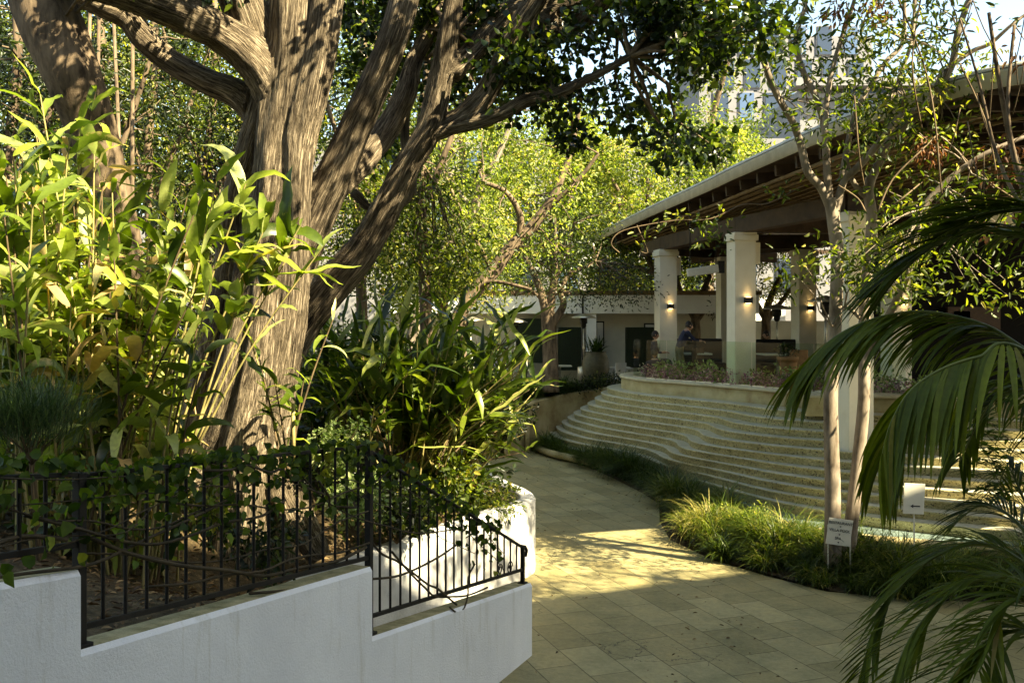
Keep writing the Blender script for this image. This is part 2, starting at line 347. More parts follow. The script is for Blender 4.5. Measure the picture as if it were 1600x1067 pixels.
l.new(m3.outputs['Result'], b.inputs['Base Color']); b.inputs['Roughness'].default_value = .62; b.inputs['Specular IOR Level'].default_value = .35
hh = n.new('ShaderNodeMath'); hh.operation = 'MULTIPLY_ADD'; hh.inputs[1].default_value = -.8; l.new(bk.outputs['Fac'], hh.inputs[0]); l.new(t5.outputs[0], hh.inputs[2])
bump(n, l, b, hh.outputs[0], .6, .012); M['pavers'] = m

# cascade stone: pebbled riser, wet tread
def pebble(name, base1, base2, wet):
    m, n, l, b = mat(name)
    vo = n.new('ShaderNodeTexVoronoi'); vo.inputs['Scale'].default_value = 46
    tc = n.new('ShaderNodeTexCoord'); l.new(tc.outputs['Object'], vo.inputs['Vector'])
    sp = n.new('ShaderNodeSeparateColor'); l.new(vo.outputs['Color'], sp.inputs[0])
    r = ramp(n, [(0, (.06, .05, .03)), (.05, (.10, .08, .04)), (.09, base1), (.8, base2), (1, tuple(min(1, c*1.25) for c in base2))]); l.new(sp.outputs[0], r.inputs[0])
    t = noise_n(n, l, 1.3, 7, .7); r2 = ramp(n, [(.3, (.65, .62, .5)), (.7, (1.15, 1.15, 1.1))]); l.new(t.outputs[0], r2.inputs[0])
    mx = n.new('ShaderNodeMix'); mx.data_type = 'RGBA'; mx.blend_type = 'MULTIPLY'; mx.inputs['Factor'].default_value = .9; l.new(r.outputs[0], mx.inputs['A']); l.new(r2.outputs[0], mx.inputs['B'])
    l.new(mx.outputs['Result'], b.inputs['Base Color']); b.inputs['Roughness'].default_value = wet
    bump(n, l, b, vo.outputs['Distance'], .6, .01); return m
M['riser'] = pebble('pebbled_riser', (.38, .33, .15), (.54, .48, .27), .55)
m, n, l, b = mat('wet_tread')
t = noise_n(n, l, 4, 8, .7); r = ramp(n, [(.3, (.32, .30, .21)), (.55, (.48, .45, .33)), (.75, (.62, .59, .47))]); l.new(t.outputs[0], r.inputs[0]); l.new(r.outputs[0], b.inputs['Base Color'])
b.inputs['Roughness'].default_value = .3; t2 = noise_n(n, l, 30, 4, .6); bump(n, l, b, t2.outputs[0], .3, .01); M['tread'] = m
m, n, l, b = mat('pool_water')
b.inputs['Base Color'].default_value = (.18, .24, .21, 1); b.inputs['Roughness'].default_value = .06; b.inputs['Specular IOR Level'].default_value = .6
t2 = noise_n(n, l, 9, 4, .6); bump(n, l, b, t2.outputs[0], .25, .03); M['water'] = m
M['skin'] = rough_mat('skin', (.45, .25, .16), (.5, .29, .19), 5, .6, 0)
M['hair'] = rough_mat('dark_hair', (.015, .01, .008), (.03, .02, .015), 30, .5, .5, 90, .003)
M['navy'] = rough_mat('navy_cloth', (.010, .012, .03), (.02, .022, .045), 10, .8, .3, 40, .004)
M['olivecloth'] = rough_mat('olive_cloth', (.10, .085, .04), (.15, .12, .06), 10, .8, .3, 40, .004)
M['greycloth'] = rough_mat('grey_cloth', (.06, .06, .065), (.1, .1, .11), 10, .8, .3, 40, .004)
def emis(name, c, s):
    m, n, l, b = mat(name); b.inputs['Emission Color'].default_value = (*c, 1); b.inputs['Emission Strength'].default_value = s; return m
M['glow'] = emis('lamp_glow', (1, .7, .35), 3)

# ================================================================== SETTING
def sheet(name, poly, z, m, label=None):
    mb = MB(); mb.add([(x, y, z) for x, y in poly], [tuple(range(len(poly)))]); o = mb.build(name, m)
    return tag(o, label, kind='structure')
sheet('ground', [(-400, -100), (400, -100), (400, 600), (-400, 600)], -.03, M['soil'])
def wallx(d): return .21 + .438*(d-10.1)
path_right = [(.7, 26.4), (1.3, 24.6), (2.0, 22.8), (2.55, 20.6), (2.85, 18.6), (2.6, 16.9), (2.55, 15.5), (2.95, 14.2), (3.5, 13.3), (4.1, 12.5), (5.2, 12.1), (8, 11.9), (14, 11.6)]
sheet('path', [(-7, -4), (14, -4)] + list(reversed(path_right)) + [(-1.3, 26.4), (-2.4, 22), (-2.6, 18), (-3, 10), (-7, 7)], .01, M['pavers'])

# raised planting bed (terrain) on the left
def lerp(a, b, t): return a + (b-a)*t
def border(d):      # right edge of the planting bed and its height
    K = [(2.0, -3.55, 2.35), (4.70, wallx(4.70)-.1, 1.95), (4.8, wallx(4.8)-.1, 1.84), (6.2, wallx(6.2)-.1, 1.70), (6.6, -1.72, 1.50), (8.0, -2.1, 1.1), (8.95, -2.12, .97), (10.3, -1.54, .95), (12.1, -.60, .95), (13.0, .0, .95),
         (13.5, .17, .95), (14.4, .1, .93), (15.5, -.25, .9), (18, -.75, .8), (22, -1.0, .7), (26.2, -1.25, .65), (34, -3.0, 1.2)]
    for a, b in zip(K, K[1:]):
        if d <= b[0]:
            t = (d-a[0])/(b[0]-a[0]); return lerp(a[1], b[1], t), lerp(a[2], b[2], t)
    return K[-1][1:]
def bed_z(x, d):
    xb, zb = border(d); t = min(1, max(0, (xb-x)/2.6)); t = t*t*(3-2*t)
    return lerp(zb, 2.02 + .012*(d-8), t) + .05*noise.noise(Vector((x*1.3, d*1.3, 0)))*min(1, (xb-x)*2) + .02*noise.noise(Vector((x*6, d*6, 3)))
mb = MB(); rows = [2 + i*.22 for i in range(146)]; NX = 60
vs = []; fs = []
for d in rows:
    xb, zb = border(d)
    for k in range(NX):
        u = k/(NX-1); x = xb - 18*u**1.7; vs.append((x, d, bed_z(x, d)))
for i in range(len(rows)-1):
    for k in range(NX-1): fs.append((i*NX+k, (i+1)*NX+k, (i+1)*NX+k+1, i*NX+k+1))
vs2 = [(vs[i*NX][0], vs[i*NX][1], -.1) for i in range(len(rows))]; b0 = len(vs); vs += vs2
for i in range(len(rows)-1): fs.append((i*NX, b0+i, b0+i+1, (i+1)*NX))
mb.add(vs, fs, 0, True); tag(mb.build('planting_bed', M['soil']), kind='structure')

# far lower plaza, terrace floor
sheet('plaza', [(-12, 33), (12, 33), (12, 60), (-12, 60)], 1.25, M['terrace'])
TZ = 1.95

# ================================================================== FRONT WALL + RAILING
def wall_poly(d0, d1, z0, z1, th=.2):
    dirv = Vector((.438, 1, 0)).normalized(); nn = Vector((-dirv.y, dirv.x, 0))
    a = Vector((wallx(d0), d0, 0)); b = Vector((wallx(d1), d1, 0))
    return [a, b, b+nn*th, a+nn*th], [z0, z1, z1, z0]
mb = MB(); top = MB()
segs = [(2.6, 4.75, 2.52, 2.28), (4.75, 7.22, 1.88, 1.67), (7.22, 10.1, 1.14, .77)]
for i, (d0, d1, z0, z1) in enumerate(segs):
    n = 14; th = .2
    q, zz = wall_poly(d0, d1, z0, z1, th)
    for k in range(n):
        t0 = k/n; t1 = (k+1)/n
        a = q[0].lerp(q[1], t0); b_ = q[0].lerp(q[1], t1); c = q[3].lerp(q[2], t1); e = q[3].lerp(q[2], t0)
        za = lerp(z0, z1, t0); zb = lerp(z0, z1, t1)
        vs = [(a.x, a.y, -.1), (b_.x, b_.y, -.1), (c.x, c.y, -.1), (e.x, e.y, -.1),
              (a.x, a.y, za-.03), (b_.x, b_.y, zb-.03), (c.x, c.y, zb-.03), (e.x, e.y, za-.03)]
        # rounded shoulder
        nn = (q[3]-q[0]).normalized()
        vs += [tuple(a+nn*.02+Vector((0, 0, za))), tuple(b_+nn*.02+Vector((0, 0, zb))), tuple(c-nn*.02+Vector((0, 0, zb))), tuple(e-nn*.02+Vector((0, 0, za)))]
        f = [(0, 1, 5, 4), (2, 3, 7, 6), (4, 5, 9, 8), (6, 7, 11, 10)]
        if k == 0: f += [(3, 0, 4, 7), (7, 4, 8, 11)]
        if k == n-1: f += [(1, 2, 6, 5), (5, 6, 10, 9)]
        mb.add(vs, f, 0); mb.add([vs[8], vs[9], vs[10], vs[11]], [(0, 1, 2, 3)], 1)
wall = mb.build('stair_wall', [M['stucco'], M['stucco_top']])
tag(wall, 'low white stucco wall in the foreground stepping down under the iron railing', 'wall')

def WP(d, z, off=-.07):
    dirv = Vector((.438, 1, 0)).normalized(); nn = Vector((-dirv.y, dirv.x, 0))
    return Vector((wallx(d), d, z)) + nn*(-off)
RAIL = empty('iron_railing', (wallx(4.8)-.05, 4.8, 1.88), 'black wrought iron railing with thin balusters on the stepped white wall', 'railing')
def bar(name, a, b, w, h):
    m_ = MB(); m_.beam(a, b, w, h); return m_.build(name, M['iron'], RAIL, bevel=.003)
def tops(d):
    if d < 4.8: return lerp(2.96, 2.74, (d-3)/1.8)
    if d < 7.28: return lerp(2.73, 2.565, (d-4.8)/2.48)
    return lerp(2.52, 1.17, (d-7.3)/2.72)
def bots(d):
    if d < 4.7: return lerp(2.55, 2.40, (d-3)/1.7)
    if d < 7.28: return lerp(1.97, 1.725, (d-4.8)/2.4)
    return lerp(1.265, .925, (d-7.3)/2.72)
for d, z0, z1 in ((4.80, 1.87, 2.75), (7.28, 1.13, 2.57), (10.02, .77, 1.16)):
    m_ = MB(); w = .05 if d < 10 else .04
    m_.box(WP(d, (z0+z1)/2), (w, w, z1-z0), rz=-.41); m_.box(WP(d, z0+.012), (w+.045, w+.045, .024), rz=-.41)
    p = m_.build('post', M['iron'], RAIL, bevel=.004)
bar('handrail', WP(2.8, tops(2.8)), WP(4.8, tops(4.79)), .04, .022); bar('handrail', WP(4.8, 2.735), WP(7.28, 2.568), .04, .022)
bar('bottom_rail', WP(2.8, bots(2.8)), WP(4.78, 2.395), .03, .03); bar('bottom_rail', WP(4.82, 1.97), WP(7.26, 1.72), .03, .03)
bar('bottom_rail', WP(7.3, 1.265), WP(10.0, .928), .03, .03)
m_ = MB(); end = [WP(7.30, 2.52), WP(8.2, 2.06), WP(9.2, 1.57), WP(9.95, 1.19), WP(10.08, 1.15), WP(10.12, 1.10), WP(10.1, 1.05), WP(10.06, 1.06)]
m_.tube(end, .017, 8); m_.build('handrail', M['iron'], RAIL)
for d0, d1, n in ((3.0, 4.75, 13), (4.8, 7.28, 18), (7.28, 10.02, 19)):
    for k in range(1, n):
        d = lerp(d0, d1, k/n); m_ = MB(); m_.tube([WP(d, bots(d)), WP(d, tops(d))], 0.0105, 6, cap=False); m_.build('baluster', M['iron'], RAIL)
for cc in ((9.72, 1.02, .07), (9.5, 1.06, .055)):
    c = WP(cc[0], cc[1]); dv = Vector((.438, 1, 0)).normalized()
    m_ = MB(); m_.tube([c + dv*math.cos(a)*cc[2]*(1-a/14) + Vector((0, 0, math.sin(a)*cc[2]*(1-a/14))) for a in [k*.5 for k in range(20)]], .006, 5); m_.build('scroll', M['iron'], RAIL)

# ================================================================== PLANTER WALL (curved, white, rounded coping)
pw = spline([(-1.5, 6.55, 1.62), (-1.92, 7.4, 1.36), (-2.05, 8.2, 1.15), (-2.0, 8.95, 1.05), (-1.46, 10.3, 1.04), (-.52, 12.1, 1.04), (.1, 13.0, 1.05), (.33, 13.6, 1.05), (.22, 14.4, 1.03), (-.12, 15.5, 1.0), (-.6, 18, .9), (-.86, 22, .8), (-1.1, 26, .75)], sub=6)
mb = MB(); prof = [(0, -1.2), (0, -.05), (-.02, -.015), (-.06, 0), (-.17, 0), (-.21, -.015), (-.23, -.05), (-.23, -1.2)]
vs = []; fs = []
for i, p in enumerate(pw):
    t = (pw[min(i+1, len(pw)-1)]-pw[max(0, i-1)]); t.z = 0; t.normalize(); nn = Vector((t.y, -t.x, 0))   # towards the path
    for a, z in prof: vs.append((p.x+nn.x*a, p.y+nn.y*a, max(-.1, p.z+z) if z > -1 else -.1))
np_ = len(prof)
for i in range(len(pw)-1):
    for k in range(np_-1): fs.append((i*np_+k, (i+1)*np_+k, (i+1)*np_+k+1, i*np_+k+1))
mb.add(vs, fs, 0, True)
tag(mb.build('planter_wall', M['planter']), 'white rounded retaining wall curving behind the iron railing to the path', 'wall')

# ================================================================== CASCADE
def resample(pts, n):
    pts = [np.array(p, float) for p in pts]; sp = spline([(p[0], p[1], 0) for p in pts], sub=12)
    a = np.array([(p.x, p.y) for p in sp]); s = np.r_[0, np.cumsum(np.linalg.norm(np.diff(a, axis=0), axis=1))]
    u = np.linspace(0, s[-1], n); return np.stack([np.interp(u, s, a[:, 0]), np.interp(u, s, a[:, 1])], 1)
NC = 150
Ctop = resample([(3.7, 28.6), (2.9, 27.4), (2.62, 26.2), (2.85, 24.7), (3.3, 23.5), (3.95, 22.5), (4.9, 20.9), (5.65, 19.5), (6.5, 18.75), (7.5, 18.2), (9.2, 17.3), (13, 15.6)], NC)
Cbot = resample([(1.9, 29.4), (1.0, 28.3), (1.0, 26.6), (1.6, 25.0), (2.5, 23.6), (3.2, 22.1), (3.85, 20.6), (4.45, 18.8), (5.0, 17.5), (5.9, 16.4), (7.15, 15.5), (9, 14.7), (13, 13.2)], NC)
NS = 11; ZT = 1.75; ZB = .10
def contour(k):     # nose line of step k (0 = top), with the waves that run down the stairs
    t = k/(NS-1); c = Ctop*(1-t) + Cbot*t
    s = np.linspace(0, 1, NC)
    tang = np.gradient(c, axis=0); nn = np.stack([tang[:, 1], -tang[:, 0]], 1); nn /= np.linalg.norm(nn, axis=1, keepdims=True)   # downhill (towards camera)
    sw = .50-.13*t; q = (s-sw)/.018; wv = .85*math.sin(math.pi*(.08+.82*t))*(1/(1+np.exp(-q)))*np.exp(-np.clip(s-sw, 0, 1)/.16) + .05*np.sin(s*34+k*.8)*math.sin(math.pi*t)
    return c - nn*wv[:, None]*-1
CAS = empty('water_cascade', (3.9, 20.6, 0), 'curved stepped stone water cascade with pebbled risers below the terrace', 'fountain')
cont = [contour(k) for k in range(NS)]
tang = np.gradient(Ctop, axis=0); nn0 = np.stack([tang[:, 1], -tang[:, 0]], 1); nn0 /= np.linalg.norm(nn0, axis=1, keepdims=True)
cont_in = Ctop - nn0*.35
for k in range(NS):
    z = ZT + (ZB-ZT)*k/NS; zl = ZT + (ZB-ZT)*(k+1)/NS - (.3 if k == NS-1 else 0)
    c = cont[k]; up = cont[k-1] if k else cont_in
    tg = np.gradient(c, axis=0); nn = np.stack([tg[:, 1], -tg[:, 0]], 1); nn /= np.linalg.norm(nn, axis=1, keepdims=True)
    vs = []; fs = []; mi = []
    for i in range(NC):
        x, y = c[i]; a, b_ = nn[i]; ux, uy = up[i]
        ux -= nn[i][0]*.06; uy -= nn[i][1]*.06
        vs += [(ux, uy, z), (x, y, z), (x+a*.025, y+b_*.025, z-.012), (x+a*.028, y+b_*.028, z-.035), (x+a*.012, y+b_*.012, z-.05), (x, y, zl-.01)]
    for i in range(NC-1):
        for j in range(5):
            fs.append((i*6+j, i*6+j+1, (i+1)*6+j+1, (i+1)*6+j))
    m_ = MB(); m_.v = vs; m_.f = fs; m_.mi = [0 if (q % 5) < 2 else 1 for q in range(len(fs))]; m_.sm = [True]*len(fs)
    m_.build('step', [M['tread'], M['riser']], CAS)
# pool at the foot
pb = cont[-1]; outer = [(13, 12.6), (9, 13.5), (7.3, 14.2), (5.4, 15.0), (4.6, 15.9), (4.2, 17.2), (3.75, 18.6), (3.3, 19.9), (2.7, 21.6), (1.9, 23.3), (.9, 25.2), (.6, 27.5), (1.2, 29.3)]
poly = [tuple(p) for p in pb] + outer
bm = bmesh.new(); f = bm.faces.new([bm.verts.new((x, y, .07)) for x, y in poly]); bmesh.ops.triangulate(bm, faces=[f]); me = bpy.data.meshes.new('pool_water'); bm.to_mesh(me); me.materials.append(M['water'])
tag(link('pool_water', me), kind='structure')
mb = MB(); oo = spline([(x, y, .13) for x, y in outer], sub=5); mb.tube(oo, .09, 8); tag(mb.build('pool_rim', M['limestone']), 'low rounded stone rim around the pool under the cascade', 'rim')

# terrace wall above the cascade + coping
capline = resample([(4.6, 28.6), (3.4, 27.4), (2.98, 26.2), (3.1, 24.9), (3.5, 23.75), (4.15, 22.9), (5.1, 21.3), (5.85, 19.85), (6.65, 19.1), (7.6, 18.55), (9.3, 17.65), (13, 15.95)], 120)
tg = np.gradient(capline, axis=0); nn = np.stack([tg[:, 1], -tg[:, 0]], 1); nn /= np.linalg.norm(nn, axis=1, keepdims=True)
def ribbon(mb, line, nn, prof, mi=0, smooth=True):
    vs = []; fs = []; K = len(prof)
    for i in range(len(line)):
        for a, z in prof: vs.append((line[i][0]+nn[i][0]*a, line[i][1]+nn[i][1]*a, z))
    for i in range(len(line)-1):
        for k in range(K-1): fs.append((i*K+k, i*K+k+1, (i+1)*K+k+1, (i+1)*K+k))
    mb.add(vs, fs, mi, smooth)
TW = empty('terrace_wall', (5.1, 21.3, 1.7), 'curved yellow limestone wall with pale coping on top of the cascade', 'wall')
mb = MB(); ribbon(mb, capline, nn, [(-.3, 2.045), (0, 2.045), (0, 1.6)]); mb.build('wall_face', M['limestone'], TW)
mb = MB(); ribbon(mb, capline, nn, [(-.34, 1.98), (-.34, 2.10), (.035, 2.10), (.05, 2.085), (.05, 2.05), (.035, 2.035), (0, 2.035)]); mb.build('coping', M['cap'], TW)
poly = [tuple(p) for p in (capline - nn*.25)] + [(30, 16), (30, 46), (6, 46), (5, 32)]
bm = bmesh.new(); f = bm.faces.new([bm.verts.new((x, y, TZ)) for x, y in poly]); bmesh.ops.triangulate(bm, faces=[f]); me = bpy.data.meshes.new('terrace_floor'); bm.to_mesh(me); me.materials.append(M['terrace'])
tag(link('terrace_floor', me), kind='structure')
# glass balustrade on the coping
GL = empty('glass_balustrade', (3.1, 24.9, 2.1), 'frameless glass balustrade following the curved terrace coping', 'balustrade')
ds = list(range(26, 84, 6))
for a, b_ in zip(ds, ds[1:]):
    p = capline[a]-nn[a]*.15; q = capline[b_]-nn[b_]*.15; v = q-p; p = p+v*.02; q = q-v*.02
    m_ = MB(); m_.beam((p[0], p[1], 2.12+.48), (q[0], q[1], 2.12+.48), .012, .96); m_.build('glass_panel', M['glass'], GL)
    m_ = MB(); m_.beam((p[0], p[1], 2.115), (q[0], q[1], 2.115), .03, .03); m_.build('shoe_rail', M['steel'], GL)
# limestone wall left of the cascade
lw = resample([(-.2, 24.8), (.4, 26.3), (.95, 27.3), (1.75, 28.2), (2.6, 28.8), (3.8, 29.4)], 40)
tg = np.gradient(lw, axis=0); n2 = np.stack([tg[:, 1], -tg[:, 0]], 1); n2 /= np.linalg.norm(n2, axis=1, keepdims=True)
mb = MB(); zt = [1.15 + .012*i for i in range(40)]; vs = []; fs = []
for i in range(40):
    for a, z in ((-.35, -.1), (-.35, zt[i]), (-.03, zt[i]), (0, zt[i]-.03), (0, -.1)): vs.append((lw[i][0]+n2[i][0]*a, lw[i][1]+n2[i][1]*a, z))
for i in range(39):
    for k in range(4): fs.append((i*5+k, i*5+k+1, (i+1)*5+k+1, (i+1)*5+k))
mb.add(vs, fs, 0, False); tag(mb.build('limestone_wall', M['limestone']), 'curved golden limestone retaining wall beside the far end of the path', 'wall')
# soil behind it
mb = MB(); pl = [tuple(p) for p in (lw - n2*.3)] + [(4.5, 31), (4.5, 33), (-2, 33), (-1.2, 27)]
bm = bmesh.new(); f = bm.faces.new([bm.verts.new((x, y, 1.2)) for x, y in pl]); bmesh.ops.triangulate(bm, faces=[f]); me = bpy.data.meshes.new('flower_bed'); bm.to_mesh(me); me.materials.append(M['soil'])
tag(link('flower_bed', me), kind='structure')

# steps at the far end of the path
ST = empty('garden_steps', (-.4, 26.5, 0), 'low stone steps closing the far end of the path', 'steps')
for k in range(6):
    m_ = MB(); m_.box((-.55, 26.6+k*.36, .08+k*.16), (2.0, .42, .17)); m_.build('step', M['terrace'], ST, bevel=.01)
PO = empty('gate_post', (.36, 26.2, 0), 'square stone post with dark cap beside the far steps', 'post')
m_ = MB(); m_.box((.42, 26.3, .55), (.12, .5, 1.1)); m_.build('shaft', M['limestone'], PO, bevel=.01)
m_ = MB(); m_.beam((-.1, 26.9, 1.75), (.42, 26.1, 1.08), .12, .07); m_.build('cap', M['dark'], PO)
m_ = MB(); m_.beam((.0, 26.3, .95), (.36, 26.12, .05), .04, .04); m_.build('brace', M['slat'], PO)

# ================================================================== PAVILION
PAV = empty('pavilion', (5.3, 22, TZ), 'open restaurant pavilion with broad dark timber roof on cream columns', 'pavilion')
EZ = 6.5
eave = [(2.75, 38.8), (3.75, 28.1), (4.4, 22.2), (4.68, 19.3), (5.3, 14.75), (6.45, 11.9), (8.5, 12.9), (16, 17.0)]
ev = spline([(x, y, 0) for x, y in eave], sub=6); ev = [(p.x, p.y) for p in ev]
ea = np.array(ev); tg = np.gradient(ea, axis=0); ne = np.stack([tg[:, 1], -tg[:, 0]], 1); ne /= np.linalg.norm(ne, axis=1, keepdims=True)  # outward
def eribbon(prof, m, name, mi=0):
    mb = MB(); ribbon(mb, ea, ne, prof); return mb.build(name, m, PAV)
# deck: pitched
vs = []; fs = []
inner = np.array([(max(x+7, 11.5), y+1.5) for x, y in ev])
for i in range(len(ev)):
    vs += [(ea[i][0], ea[i][1], EZ+.02), (inner[i][0], inner[i][1], 7.15), (inner[i][0], inner[i][1], 7.35), (ea[i][0], ea[i][1], EZ+.20)]
for i in range(len(ev)-1):
    for k in range(4): fs.append((i*4+k, i*4+(k+1) % 4, (i+1)*4+(k+1) % 4, (i+1)*4+k))
mb = MB(); mb.add(vs, fs, 0); mb.prism([(11.5, 13.4), (23, 18.5), (40, 22), (40, 45), (11.5, 40)], 7.15, 7.35)
mb.add([(2.75, 38.8, EZ+.02), (14, 42, EZ+.02), (14, 42, EZ+.2), (2.75, 38.8, EZ+.2)], [(0, 1, 2, 3)])
mb.build('roof_deck', M['wood'], PAV)
eribbon([(.0, EZ-.02), (.035, EZ-.02), (.035, EZ+.15), (.06, EZ+.17), (.06, EZ+.20), (-.3, EZ+.24)], M['fascia'], 'fascia')
eribbon([(.075, EZ+.205), (.075, EZ+.25), (-.5, EZ+.32), (-.5, EZ+.27)], M['fascia'], 'roof_edge')
# rafters and soffit slats
for q in range(17):
    off = .3 + .33*q; z = -.245 + off*.08
    lim_ = int(np.argmax(ea[:, 1] < (12.4 if off < .7 else 13.2+off*.8))); sl_ = np.arange(len(ea)) < lim_; mb = MB(); ribbon(mb, ea[sl_], ne[sl_], [(-off, EZ+z), (-off, EZ+z-.05), (-off-.08, EZ+z-.05), (-off-.08, EZ+z), (-off, EZ+z)], smooth=False); mb.build('slat', M['slat'], PAV)
acc = 0; cnt = 0
for i in range(len(ev)-1):
    a = Vector((*ea[i], 0)); b_ = Vector((*ea[i+1], 0)); sl = (b_-a).length; tdir = (b_-a)/sl; o_ = Vector((*ne[i], 0))
    while acc < sl:
        p = a + tdir*acc; mb = MB(); ln_ = 5.5 if p.y > 17 and p.x < 7 else max(1.2, (p.y-10.5)*.8) if p.x < 6.5 else (1.0 if p.x < 8.5 else 3.0); mb.beam(p - o_*.12 + Vector((0, 0, EZ-.14)), p - o_*ln_ + Vector((0, 0, EZ-.14+.08*ln_)), .09, .2); mb.build('rafter', M['wood'], PAV); acc += .95
    acc -= sl
# columns and beams
cols = [(4.32, 27.0, .50, 'leftmost'), (5.25, 22.0, .50, ''), (6.38, 18.0, .54, ''), (6.65, 30.0, .42, ''), (8.2, 27.0, .52, ''), (9.0, 22.5, .5, ''), (8.9, 14.6, .5, ''), (11.5, 18.0, .5, '')]
for x, y, w, _ in cols:
    m_ = MB(); r = -.17 if y > 20 else -.30; r = -r
    b0_ = .3 if (x, y) == (6.38, 18.0) else TZ-.2; m_.box((x, y, (b0_+5.38)/2), (w, w, 5.38-b0_), rz=r); c = m_.build('column', M['cream'], PAV, bevel=.012)
    m_ = MB(); m_.box((x, y, 5.44), (w+.09, w+.09, .13), rz=r); m_.box((x, y, 5.53), (w+.04, w+.04, .06), rz=r); cp = m_.build('capital', M['cream'], c, bevel=.008)
    m_ = MB(); m_.box((x+w*.62, y+.1, 5.1), (.2, .3, .5), rz=r); m_.build('bracket', M['cream'], c, bevel=.01)
    for ch in c.children: ch.matrix_parent_inverse = Matrix.Identity(4)
mb = MB()
for chain in (([4.1, 29.5], [4.32, 27], [5.25, 22], [6.38, 18.0], [8.9, 14.6], [13, 13]), ([6.3, 33], [6.65, 30], [8.2, 27], [9.0, 22.5], [11.5, 18])):
    for a, b_ in zip(chain, chain[1:]): mb.beam((*a, 5.74), (*b_, 5.74), .3, .36)
mb.build('ring_beam', M['wood'], PAV)
for a, b_ in (((4.32, 27), (8.2, 27)), ((5.25, 22), (9.0, 22.5)), ((6.38, 18), (11.5, 18)), ((4.4, 29), (9, 33))):
    mb = MB(); mb.beam((*a, 5.78), (*b_, 5.78), .25, .40); mb.build('cross_beam', M['wood'], PAV)
# conduit running under the eave
mb = MB(); ribpts = [Vector((ea[i][0]-ne[i][0]*.7, ea[i][1]-ne[i][1]*.7, EZ-.30)) for i in range(4, len(ev)-4, 2)]; mb.tube(ribpts, .025, 6); mb.build('conduit', M['slat'], PAV)
# inner service building under the roof (right), and back wall blackened to stand for deep shade
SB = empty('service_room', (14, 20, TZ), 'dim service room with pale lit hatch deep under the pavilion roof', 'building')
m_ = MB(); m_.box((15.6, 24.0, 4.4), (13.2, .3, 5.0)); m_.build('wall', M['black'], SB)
m_ = MB(); m_.box((11.4, 23.74, 3.6), (1.3, .12, .6)); w_ = m_.build('hatch', M['wood'], SB)
m_ = MB(); m_.box((11.1, 23.70, 3.55), (.4, .04, .5)); m_.build('hatch_pane', M['window_blue'], SB)
m_ = MB(); m_.beam((7.6, 18.2, 5.15), (9.3, 17.8, 5.45), .08, .28); m_.build('upper_panel', M['cream'], SB)

# wall lamps
def rotz(v, r): return Vector((v[0]*math.cos(r)-v[1]*math.sin(r), v[0]*math.sin(r)+v[1]*math.cos(r), v[2]))
lamps = [(0, 3.97, 'small black up-down wall lamp on the cream column nearest the left end of the terrace'), (1, 4.02, 'small black up-down wall lamp on the tall cream column left of centre'),
         (2, 4.22, 'small black wall lamp on the cream column behind the twin pale trunks'), (4, 3.92, 'small black wall lamp on the shaded inner column beside the patio heater'), (5, 4.0, 'small black wall lamp glowing on the dim column behind the palm frond')]
for ci, z, lab in lamps:
    x, y, w, _ = cols[ci]; r = .17 if y > 20 else .30
    f = Vector((x, y, z)) + rotz((.04, -w/2-.06, 0), r)
    if ci == 4: f = Vector((x, y, z)) + rotz((.05, -w/2-.06, 0), r)
    e = empty('wall_lamp', f, lab, 'wall lamp', 'up-down lamps on the pavilion columns')
    m_ = MB(); m_.box(f, (.17, .11, .13), rz=r); m_.build('housing', M['dark'], e)
    m_ = MB(); m_.box(f+Vector((0, 0, .068)), (.11, .07, .004), rz=r); m_.box(f-Vector((0, 0, .068)), (.11, .07, .004), rz=r); m_.build('lens', M['glow'], e)
    for s in (1, -1):
        ld = bpy.data.lights.new('lamp_light', 'SPOT'); ld.energy = .4; ld.color = (1, .68, .32); ld.spot_size = math.radians(65); ld.spot_blend = .8; ld.shadow_soft_size = .03
        lo = bpy.data.objects.new('lamp_light', ld); COL.objects.link(lo); lo.location = Vector((0, 0, s*.08)); lo.parent = e
        lo.rotation_euler = (math.pi if s > 0 else 0, 0, 0)

# ================================================================== BUILDINGS BEHIND
def building(name, lab, x0, x1, y, z0, z1, depth, m, wins, parent_mats=None, cornice=None):
    e = empty(name, ((x0+x1)/2, y, z0), lab, 'building')
    m_ = MB(); m_.box(((x0+x1)/2, y+depth/2, (z0+z1)/2), (x1-x0, depth, z1-z0)); m_.build('wall', m, e)
    for (wx, wz, w, h, k) in wins:
        m_ = MB(); m_.box((wx, y-.04, wz), (w+.16, .14, h+.16)); fr_ = m_.build('window', M['pale_render'], e)
        m_ = MB(); m_.box((wx, y-.13, wz), (w, .06, h)); pn = m_.build('pane', M['window_blue'] if k else M['window_dark'], e); pn.parent = fr_; pn.matrix_parent_inverse = Matrix.Identity(4)
        fr_.matrix_parent_inverse = Matrix.Translation(-e.location); pn.matrix_parent_inverse = Matrix.Identity(4)
    if cornice:
        m_ = MB(); m_.box(((x0+x1)/2, y-.4, z1+.2), (x1-x0+1.2, 1.6, .5)); m_.box(((x0+x1)/2, y-.1, z1-.5), (x1-x0+.3, .5, .3)); m_.build('cornice', M['pale_render'], e)
    return e
rng = random.Random(5)
wins = []
for r_ in range(9):
    for c_ in range(6):
        wins.append((17.4+c_*2.15+(.5 if r_ % 2 else 0), 5+r_*2.75, 1.2, 2.3, (r_*c_+c_) % 2))
T1 = building('hotel_tower', 'tall pale concrete hotel tower with staggered windows rising above the pavilion roof', 15.6, 30, 80, 0, 27.4, 12, M['hotel'], wins)
wins = [(22.0+c_*1.55, 8.3+r_*3.1, 1.3, 2.3, 1) for r_ in range(4) for c_ in range(9)]
T2 = building('glazed_building', 'white building with blue window bands and a broad cornice behind the twin trees', 18.6, 35.5, 62, 0, 18.6, 14, M['pale_render'], wins, cornice=True)
